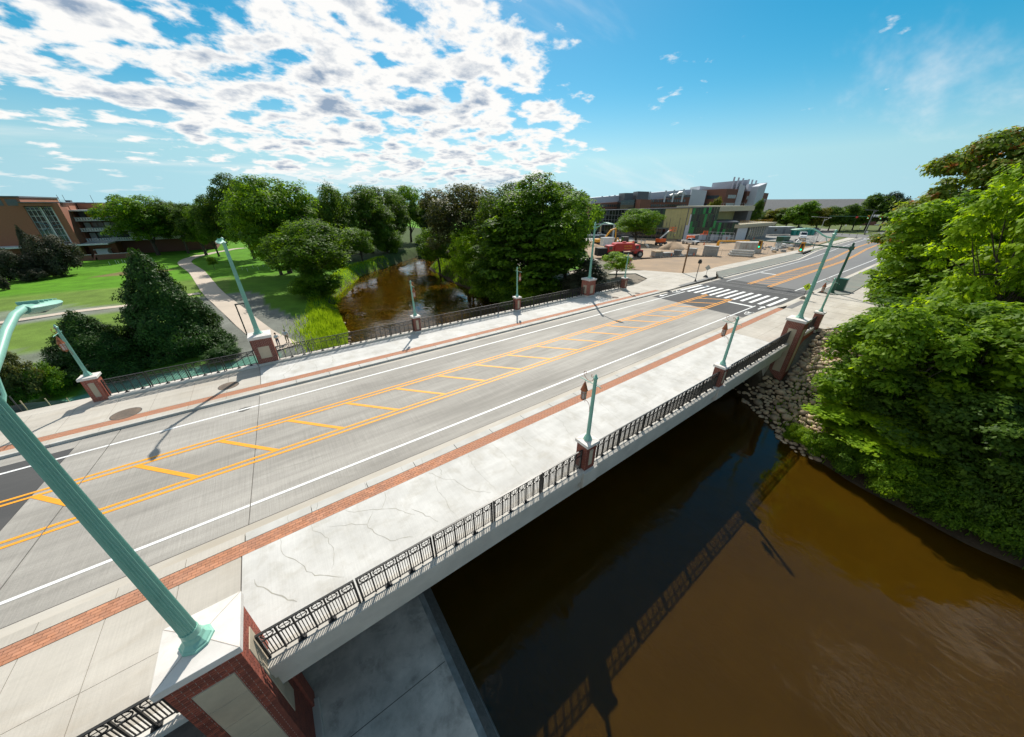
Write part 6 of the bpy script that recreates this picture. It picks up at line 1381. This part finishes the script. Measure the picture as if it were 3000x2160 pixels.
def pickup(x, y, rz, label, mat, z=0.0, group=None):
    t = thing('pickup_truck', label, 'truck', (x,y,z), rz, group)
    profile(t,'body',[(-2.9,.55),(-2.9,1.15),(-.7,1.2),(1.0,1.22),(2.6,1.12),(2.85,.95),(2.85,.5),(2.3,.45),(-2.4,.45)],1.9,mat); profile(t,'cab',[(-.75,1.18),(-.62,1.85),(.55,1.9),(1.35,1.22)],1.7,mat)
    profile(t,'side_window',[(-.6,1.27),(-.5,1.74),(.48,1.78),(1.02,1.27)],1.74,K['glass'],0); MB().add([(.62,-.75,1.86),(.62,.75,1.86),(1.34,.8,1.27),(1.34,-.8,1.27)],[(0,3,2,1)]).build('windscreen', K['glass'], t); MB().box(-2.8,-.8,1.0,-.85,.8,1.22).build('cargo_bed', K['dark'], t)
    MB().box(2.84,-.75,.55,2.9,.75,.98).build('grille', K['dark'], t)
    for s in (-1,1): MB().box(2.8,s*.78-.14,.8,2.9,s*.78+.14,1.0).build('headlight', K['signw'], t)
    wheelset(t,(-1.85,1.85),.88,.42); return t
def car(x, y, rz, label, mat, group=None, z=.02, van=False):
    t = thing('parked_van' if van else 'parked_car', label, 'van' if van else 'car', (x,y,z), rz, group)
    if van: profile(t,'body',[(-2.7,.4),(-2.7,2.3),(1.2,2.35),(2.0,1.35),(2.75,1.1),(2.8,.4)],1.95,mat); profile(t,'side_window',[(.3,1.4),(.3,1.95),(1.05,2.0),(1.6,1.4)],1.98,K['glass'],0); MB().add([(1.28,-.8,2.25),(1.28,.8,2.25),(1.98,.85,1.45),(1.98,-.85,1.45)],[(0,3,2,1)]).build('windscreen', K['glass'], t)
    else: profile(t,'body',[(-2.2,.35),(-2.25,.85),(-1.5,.95),(1.1,.92),(2.1,.75),(2.2,.35)],1.75,mat); profile(t,'cabin',[(-1.75,.9),(-1.2,1.42),(.3,1.45),(1.1,.92)],1.55,K['glass'],.03); profile(t,'roof',[(-1.25,1.38),(-1.15,1.46),(.25,1.49),(.4,1.40)],1.5,mat,.02)
    wheelset(t,(-1.4,1.4),.82,.33,.2); return t
pickup(116.3,58.9,math.atan2(56.2-61.5,115.7-116.6)+0.0,'white pickup truck parked beside the dirt pile on the site',K['whitep'])
pickup(107,95.5,R(-50),'white pickup under the annex, left of two',K['whitep']); pickup(111,93.5,R(-50),'white pickup under the annex, right of two',K['whitep'])
car(171,43.5,R(200),'white panel van on the site behind the traffic signals',K['whitep'],van=True)
cc = [K['whitep'],M('silver_paint',(.42,.44,.46),None,1,.3,fine=.02),M('black_paint',(.015,.015,.017),None,1,.3),M('blue_paint',(.03,.06,.16),None,1,.3),M('grey_paint',(.16,.17,.18),None,1,.3),K['red']]
for i in range(14):
    r_, k_ = divmod(i,7); car(196+k_*5.2+r_*3,47.5+k_*1.1+r_*7.5,R(100),f'parked car in the far car park, {ordinal(k_)} from the left in the '+['near','back'][r_]+' row',cc[(i*3+1)%6],'cars in the far car park')
# water truck
dv = np.array([76.7-68.0,50.4-54.8]); t = thing('water_truck', 'red articulated water truck lettered WATER on the building site', 'truck', (72.3,53.0,0), math.atan2(dv[1],dv[0]))
profile(t,'tank',[(-2.6,1.5),(-2.6,3.2),(-2.3,3.5),(2.3,3.45),(2.6,3.2),(2.6,1.7)],2.4,K['red'],.12); profile(t,'front_body',[(2.7,1.0),(2.7,3.0),(4.1,3.0),(4.2,1.9),(5.0,1.8),(5.1,1.0)],2.2,K['red'],.06); profile(t,'rear_cab',[(-4.4,1.2),(-4.2,2.9),(-2.7,3.0),(-2.7,1.2)],2.2,K['red'],.06); profile(t,'rear_window',[(-4.1,2.0),(-4.0,2.7),(-3.2,2.75),(-3.2,2.0)],2.24,K['glass'],0); MB().box(2.9,-1.12,2.1,3.7,1.12,2.8).build('cab_window', K['glass'], t); MB().box(-6.8,-1.1,.6,-4.5,1.1,2.4).build('rear_box', K['black'], t); MB().box(-2.8,-.6,.7,3.2,.6,1.2).build('chassis', K['dark'], t); MB().cyl((.2,0,3.5),(.2,0,3.75),.5,14).build('hatch', K['red'], t); MB().box(2.4,-.3,3.45,2.7,.1,3.8).build('beacon', K['orange'], t)
inst('lettering', text_mesh('WATER',.62,K['cyel']), t, (.8,-1.21,2.75),(R(90),0,0)); MB().box(-.2,-1.215,2.2,1.8,-1.205,2.3).build('stripe', K['cyel'], t); wheelset(t,(4.2,-2.2,-3.7),1.15,.8,.55)
# white trailer, backhoe, excavator, boom lift
t = thing('utility_trailer', 'small white enclosed trailer beside the yellow backhoe', 'trailer', (86.2,69.2,0), R(-25)); MB().box(-1.8,-1.1,.5,1.8,1.1,2.9).build('body', K['whitep'], t, bevel=.06); MB().box(1.8,-.05,.5,3.0,.05,.6).build('drawbar', K['dark'], t); MB().box(-1.82,-.8,.7,-1.8,.8,2.7).build('door', K['metalw'], t); wheelset(t,(0,.8),1.0,.36,.25)
t = thing('backhoe_loader', 'yellow backhoe loader with black cab parked behind the red water truck', 'loader', (90.0,65.5,0), R(-24)); profile(t,'body',[(-1.4,.7),(-1.4,1.5),(.6,1.5),(2.3,1.6),(2.5,.7)],1.4,K['cyel'],.06); profile(t,'cab',[(-1.0,1.4),(-.9,3.0),(.7,3.0),(.9,1.4)],1.5,K['glass'],.03); MB().box(-1.1,-.85,3.0,.85,.85,3.15).build('cab_roof', K['dark'], t)
for s in (-1,1): MB().bar((1.5,s*.6,1.2),(3.6,s*.6,.7),.16).build('loader_arm', K['cyel'], t)
MB().prism_y([(3.5,.15),(4.3,.1),(4.1,.5),(3.7,1.1),(3.5,1.0)],-1.15,1.15).build('loader_bucket', K['cyel'], t); MB().bar((-1.4,0,1.3),(-2.6,0,2.9),.25).build('boom', K['cyel'], t); MB().bar((-2.6,0,2.9),(-3.2,0,1.2),.2).build('dipper', K['cyel'], t); MB().prism_y([(-3.4,.5),(-2.9,.4),(-2.8,.9),(-3.3,1.2)],-.4,.4).build('bucket', K['dark'], t); wheelset(t,(-.7,),.95,.75,.5,K['cyel']); wheelset(t,(1.8,),.9,.5,.4,K['cyel'])
t = thing('excavator', 'yellow excavator with bent boom beside the annex', 'excavator', (89.5,74.5,0), R(-28))
for s in (-1,1): MB().prism_y([(-1.7,.1),(-1.9,.45),(-1.6,.85),(1.6,.85),(1.9,.45),(1.7,.1)],s*1.0-.3,s*1.0+.3).build('track', K['rubber'], t)
MB().box(-1.9,-1.2,.95,1.2,1.2,1.9).build('house', K['cyel'], t, bevel=.08); MB().box(-.2,.3,1.9,1.3,1.2,2.9).build('cab', K['glass'], t, bevel=.05); MB().bar((1.0,-.2,1.7),(2.9,-.2,4.4),.42).build('boom', K['cyel'], t); MB().bar((2.8,-.2,4.4),(4.6,-.2,5.0),.38).build('boom_tip', K['cyel'], t); MB().bar((4.6,-.2,5.1),(4.9,-.2,2.0),.30).build('dipper', K['cyel'], t); MB().prism_y([(4.5,.9),(5.1,.8),(5.3,1.5),(4.9,2.1),(4.5,1.8)],-.75,.4).build('bucket', K['dark'], t)
def boomlift(x,y,rz,label,up):
    t = thing('boom_lift', label, 'lift', (x,y,0), rz); MB().box(-1.5,-1.0,.5,1.5,1.0,1.0).build('chassis', K['dark'], t); MB().box(-1.7,-.95,1.0,.9,.95,2.1).build('turret', K['orange'], t, bevel=.1); wheelset(t,(-1.05,1.05),.95,.5,.35)
    MB().bar((-1.0,0,2.0),(2.2,0,up),.3).build('boom', K['signw'], t); MB().bar((2.2,0,up),(3.2,0,up+.3),.22).build('jib', K['orange'], t)
    m = MB(); 
    for z in (up,up+.55,up+1.1):
        for q in (((3.2,-.8,z),(3.2,.8,z)),((4.4,-.8,z),(4.4,.8,z)),((3.2,-.8,z),(4.4,-.8,z)),((3.2,.8,z),(4.4,.8,z))): m.bar(q[0],q[1],.07)
    for q in ((3.2,-.8),(3.2,.8),(4.4,-.8),(4.4,.8)): m.bar((q[0],q[1],up),(q[0],q[1],up+1.1),.07)
    m.build('platform', K['orange'], t); return t
boomlift(105,62.5,R(-15),'orange boom lift with raised white boom left of the dirt pile',4.2); boomlift(122,61.5,R(-60),'orange boom lift behind the white pickup truck',2.6)
# dirt pile and tracks
def heap(x,y,rx,ry,h,label,seed,mat='dirt'):
    r_ = random.Random(seed); m = MB(); n = 22; q = []; fs = []; rings = 7
    for i in range(rings+1):
        f = i/rings
        for k in range(n):
            a = 2*math.pi*k/n; w = 1+.18*math.sin(3*a+seed)+.1*math.sin(5*a)+r_.uniform(-.05,.05); q.append((rx*(1-f)*w*math.cos(a),ry*(1-f)*w*math.sin(a),h*(f**.85)+r_.uniform(-.08,.08)-(.15 if i == 0 else 0)))
    for i in range(rings):
        for k in range(n): fs.append((i*n+k,i*n+(k+1)%n,(i+1)*n+(k+1)%n,(i+1)*n+k))
    return tag(m.add(q,fs).build('dirt_pile', K[mat], None, smooth=True, loc=(x,y,0)), label, 'dirt pile')
heap(99.5,55.2,4.6,3.6,2.2,'large brown dirt pile in front of the yellow sheathing',1); heap(102.5,52.2,2.6,2,.8,'small dirt mound right of the large pile',2); heap(84,76,5,4,1.2,'low dirt mound by the small white trailer',5)
def slabbox(name,x,y,rz,sx,sy,sz,mat,label,cat,ribs=0):
    t = thing(name,label,cat,(x,y,0),rz); MB().box(-sx/2,-sy/2,.0,sx/2,sy/2,sz).build('body', mat, t, bevel=.04); MB().box(-sx/2-.06,-sy/2-.06,sz,sx/2+.06,sy/2+.06,sz+.12).build('lid', mat, t)
    for k in range(ribs): MB().box(-sx/2+sx*(k+.3)/ribs,-sy/2-.05,.1,-sx/2+sx*(k+.6)/ribs,-sy/2,sz-.1).build('rib', mat, t)
    return t
slabbox('concrete_vault',94.2,41.8,R(-76),3.2,1.9,2.2,K['cblock'],'large grey concrete vault on the site','concrete block',9); slabbox('concrete_vault',90.6,44.8,R(-76),2.0,1.6,1.6,K['cblock'],'smaller grey concrete vault left of the large one','concrete block',4); slabbox('concrete_vault',87.6,47.0,R(-70),1.7,1.2,1.1,M('dark_block',(.16,.16,.155)),'dark low concrete piece left of the vaults','concrete block')
rust = M('rusty_white_container',(.52,.50,.46),(.45,.43,.40),.8,.7,(.26,.11,.05),1.3,.7,(1,1,.3)); slabbox('shipping_container',108.5,38.6,R(-40),6.1,2.4,2.6,rust,'rust-streaked white shipping container behind the pipes','container',24)
t = thing('yellow_attachment','yellow steel frame behind the shipping container','machine part',(112,43.5,0),R(-35)); MB().box(-5,-.3,2.2,4,.3,2.6).build('beam', K['cyel'], t); MB().box(-5.2,-.4,0,-4.8,.4,2.2).build('leg', K['cyel'], t); MB().box(3.6,-.4,0,4,.4,2.2).build('leg', K['cyel'], t)
pp = thing('pipe_stack','stack of pale concrete pipes in front of the container','pipes',(99.5,36.6,0),R(-66))
for i,(yy,zz_,x0) in enumerate([(-1.2,.28,-2.6),(-.6,.28,-2.2),(0,.28,-2.8),(.6,.28,-2.4),(1.2,.28,-2.0),(-.9,.80,-2.4),(-.3,.80,-2.0),(.3,.80,-2.6),(-.6,1.3,-2.2)]): MB().tube([(x0,yy,zz_),(x0+4.8,yy,zz_)],.28,12,False).build('pipe', K['stone'], pp).modifiers.new('solid','SOLIDIFY').thickness = .05
pl = thing('lumber_pallet','stacked timber and slabs on a pallet beside the silt fence','pallet',(82,48.2,0),R(-20))
for k in range(4): MB().box(-2.4,-.9,.15+.32*k,-.2,.9,.42+.32*k).build('timber_stack', K['lumber'] if k > 2 else K['cblock'], pl)
for k in range(3): MB().box(.2,-.8,.1+.3*k,3.0,.8,.34+.3*k).build('slab', K['cblock'], pl)
MB().box(-2.6,-1,0,3.2,1,.12).build('pallet_base', K['wood'], pl)
for i,(x,y) in enumerate(((83.8,46.4),(89.5,43.6),(117.5,54.8),(150,52.4))): t = thing('traffic_cone', 'orange cone, '+['beside the timber pallet','beside the smaller vault','behind the white pickup','by the white wrapped wall'][i], 'cone', (x,y,0)); MB().lathe([(.22,.04),(.03,.85)],10).build('cone_body', K['orange'], t); MB().box(-.28,-.28,0,.28,.28,.05).build('foot', K['black'], t)
for i in range(5): 
    t = thing('portable_toilet', f'teal portable toilet, {ordinal(i)} from the left in its row', 'toilet', (186+i*1.7,50.8-i*1.1,.01), R(-30), 'portable toilets'); MB().box(-.65,-.65,0,.65,.65,2.2).build('cabin', M('teal_plastic'+str(i),(.01,.22,.19),None,2,.45,fine=.02), t, bevel=.04); MB().box(-.7,-.7,2.2,.7,.7,2.4).build('roof', M('toilet_roof'+str(i),(.55,.42,.05) if i%2 == 0 else (.02,.3,.26)), t); MB().box(-.66,-.45,.15,-.65,.45,2.05).build('door', bpy.data.materials['teal_plastic'+str(i)], t)
t = thing('office_trailer','grey site office trailer behind the portable toilets','trailer',(182.5,55.6,0),R(-32)); MB().box(-6,-1.5,.4,6,1.5,3.2).build('body', M('grey_trailer',(.20,.21,.215)), t); MB().box(-6.1,-1.6,3.2,6.1,1.6,3.35).build('roof', K['metalw'], t); MB().box(-3,-1.53,1.6,-2,-1.5,2.5).build('window', gl3, t); MB().box(1,-1.53,.5,2,-1.5,2.6).build('door', K['metald'], t)
t = thing('scaffold_frame','white steel frame standing before the green facade','frame',(134.3,57.5,0),R(-76)); 
for i in range(7): MB().box(-4+i*1.33,-.9,0,-3.9+i*1.33,-.8,3.0).build('upright', K['metalw'], t)
for z in (1.5,2.95): MB().box(-4,-.88,z,4.1,-.82,z+.1).build('ledger', K['metalw'], t)
for i in range(5): MB().bar((-4+i*1.7,-.85,0),(-3.4+i*1.7,-2.2,0.02),.08).build('foot_brace', K['metalw'], t)
t = thing('material_pile','pile of scaffolding, crates and grey rubble along the site fence','rubble',(125,36.5,0)); rp_ = random.Random(8)
for k in range(110):
    x,y = rp_.uniform(-12,34), rp_.uniform(-3.4,3.2); s_ = rp_.uniform(.3,1.1); a_ = rp_.uniform(0,3); y += x*.05
    if k%3 == 0: MB().bar((x,y,.3),(x+rp_.uniform(-1.5,1.5),y+rp_.uniform(-.8,.8),rp_.uniform(.2,1.3)),.1).build('pole', K['grey'], t)
    else: MB().cbox(x,y,s_*.4,s_*1.5,s_,s_*.8,a_).build('piece', [K['cblock'],K['metalw'],K['lumber'],K['metald']][k%4], t)
t = thing('green_skip','dark green steel skip at the far end of the rubble','skip',(147,42.5,0),R(-12)); MB().prism_y([(-1.6,0),(1.6,0),(2.1,2.0),(-2.1,2.0)],-1.1,1.1).build('body', K['dgreen'], t); MB().box(-1.7,-1.15,1.6,1.7,-1.1,1.8).build('rim', K['dgreen'], t)
# temporary fences
def fence(pts, label, black=False):
    t = thing('site_fence', label, 'fence', (pts[0][0],pts[0][1],0)); o = Vector((pts[0][0],pts[0][1],0)); n=0
    for i in range(len(pts)-1):
        a = Vector((*pts[i],0))-o; c = Vector((*pts[i+1],0))-o; k_ = max(1,int((c-a).length/3))
        for k in range(k_):
            p = a.lerp(c,k/k_); q = a.lerp(c,(k+1)/k_); MB().bar((p.x,p.y,-.1),(p.x,p.y,1.9),.05).build('post', K['grey'], t); MB().bar((p.x,p.y,1.85),(q.x,q.y,1.85),.035).build('rail', K['grey'], t); MB().bar((p.x,p.y,.15),(q.x,q.y,.15),.035).build('rail', K['grey'], t)
            for j in range(1,6): r_ = p.lerp(q,j/6); MB().bar((r_.x,r_.y,.15),(r_.x,r_.y,1.85),.012).build('wire', K['grey'], t)
            if black: MB().add([(p.x,p.y,.1),(q.x,q.y,.1),(q.x,q.y,1.7),(p.x,p.y,1.7)],[(0,1,2,3)]).build('screen', K['black'], t).modifiers.new('solid','SOLIDIFY').thickness = .02
fence([(76,47.2),(87.6,44.0),(93,38.6),(97.5,34.6)],'temporary wire fence in front of the vaults and pipes'); fence([(98,34.2),(131,34.0),(160,37)],'temporary wire fence along the rubble beside the far pavement'); fence([(67.5,55.2),(71.5,52.0)],'black screened fence left of the red water truck',True); fence([(71.5,52.0),(76,49.2)],'wire fence in front of the red water truck')
m = MB(); q = [(74,48.6),(78,47.2),(84,45.6),(88,43.9),(92,40.2)]
for i in range(len(q)-1):
    a,c = q[i],q[i+1]; m.bar((a[0],a[1],.12),(c[0],c[1],.12),.28,.3)
tag(m.build('silt_sock', K['rubber']), 'black silt sock lying along the edge of the site dirt', 'silt sock')
t = thing('white_barrier','white barrier posts under the round site tree','barrier',(99,69,0),R(-25))
for i in range(7): MB().box(-4+i*1.4,-.08,0,-3.85+i*1.4,.08,1.5).build('post', K['signw'], t)
MB().box(-4,-.05,1.0,4.6,.05,1.2).build('rail', K['signw'], t)
pz_ = [(103,66.5,8),(97,60,6)]
for i,(x,y,l) in enumerate(((104.5,59.8,5),(97.5,62.5,5))): tag(MB().tube([(-l/2,0,.35),(l/2,0,.35)],.35,12).build('large_pipe', K['stone'], None, loc=(x,y,0)), ['pale pipe lying left of the dirt pile beneath the boom lift','grey pipe lying left of the boom lift'][i], 'pipe').rotation_euler[2] = R(25+15*i)

# more loose material about the site
def clutter(label, cx, cy, wx, wy, n, seed, rz=0.0):
    t = thing('material_pile', label, 'materials', (cx,cy,0), rz); r_ = random.Random(seed)
    for k in range(n):
        x, y, s_ = r_.uniform(-wx,wx), r_.uniform(-wy,wy), r_.uniform(.25,.8)
        if k%4 == 0: MB().bar((x,y,.15),(x+r_.uniform(-1.6,1.6),y+r_.uniform(-.6,.6),.2),.12).build('plank', K['lumber'], t)
        elif k%4 == 1: MB().tube([(x,y,.2),(x+r_.uniform(.8,2),y+r_.uniform(-.5,.5),.2)],.14,8).build('pipe', K['stone'], t)
        else: MB().cbox(x,y,s_*.35,s_*1.5,s_,s_*.7,r_.uniform(0,3)).build('block', [K['cblock'],K['metalw'],K['metald'],K['orange']][(k*7)%4], t)
clutter('boards, blocks and pipes scattered before the green facade',127,60,8,3,34,21,R(-60)); clutter('planks and blocks lying beside the concrete vaults',86,46.4,5,1.0,22,22,R(-20)); clutter('small debris along the front of the annex',100,76,6,3,20,23,R(-40))
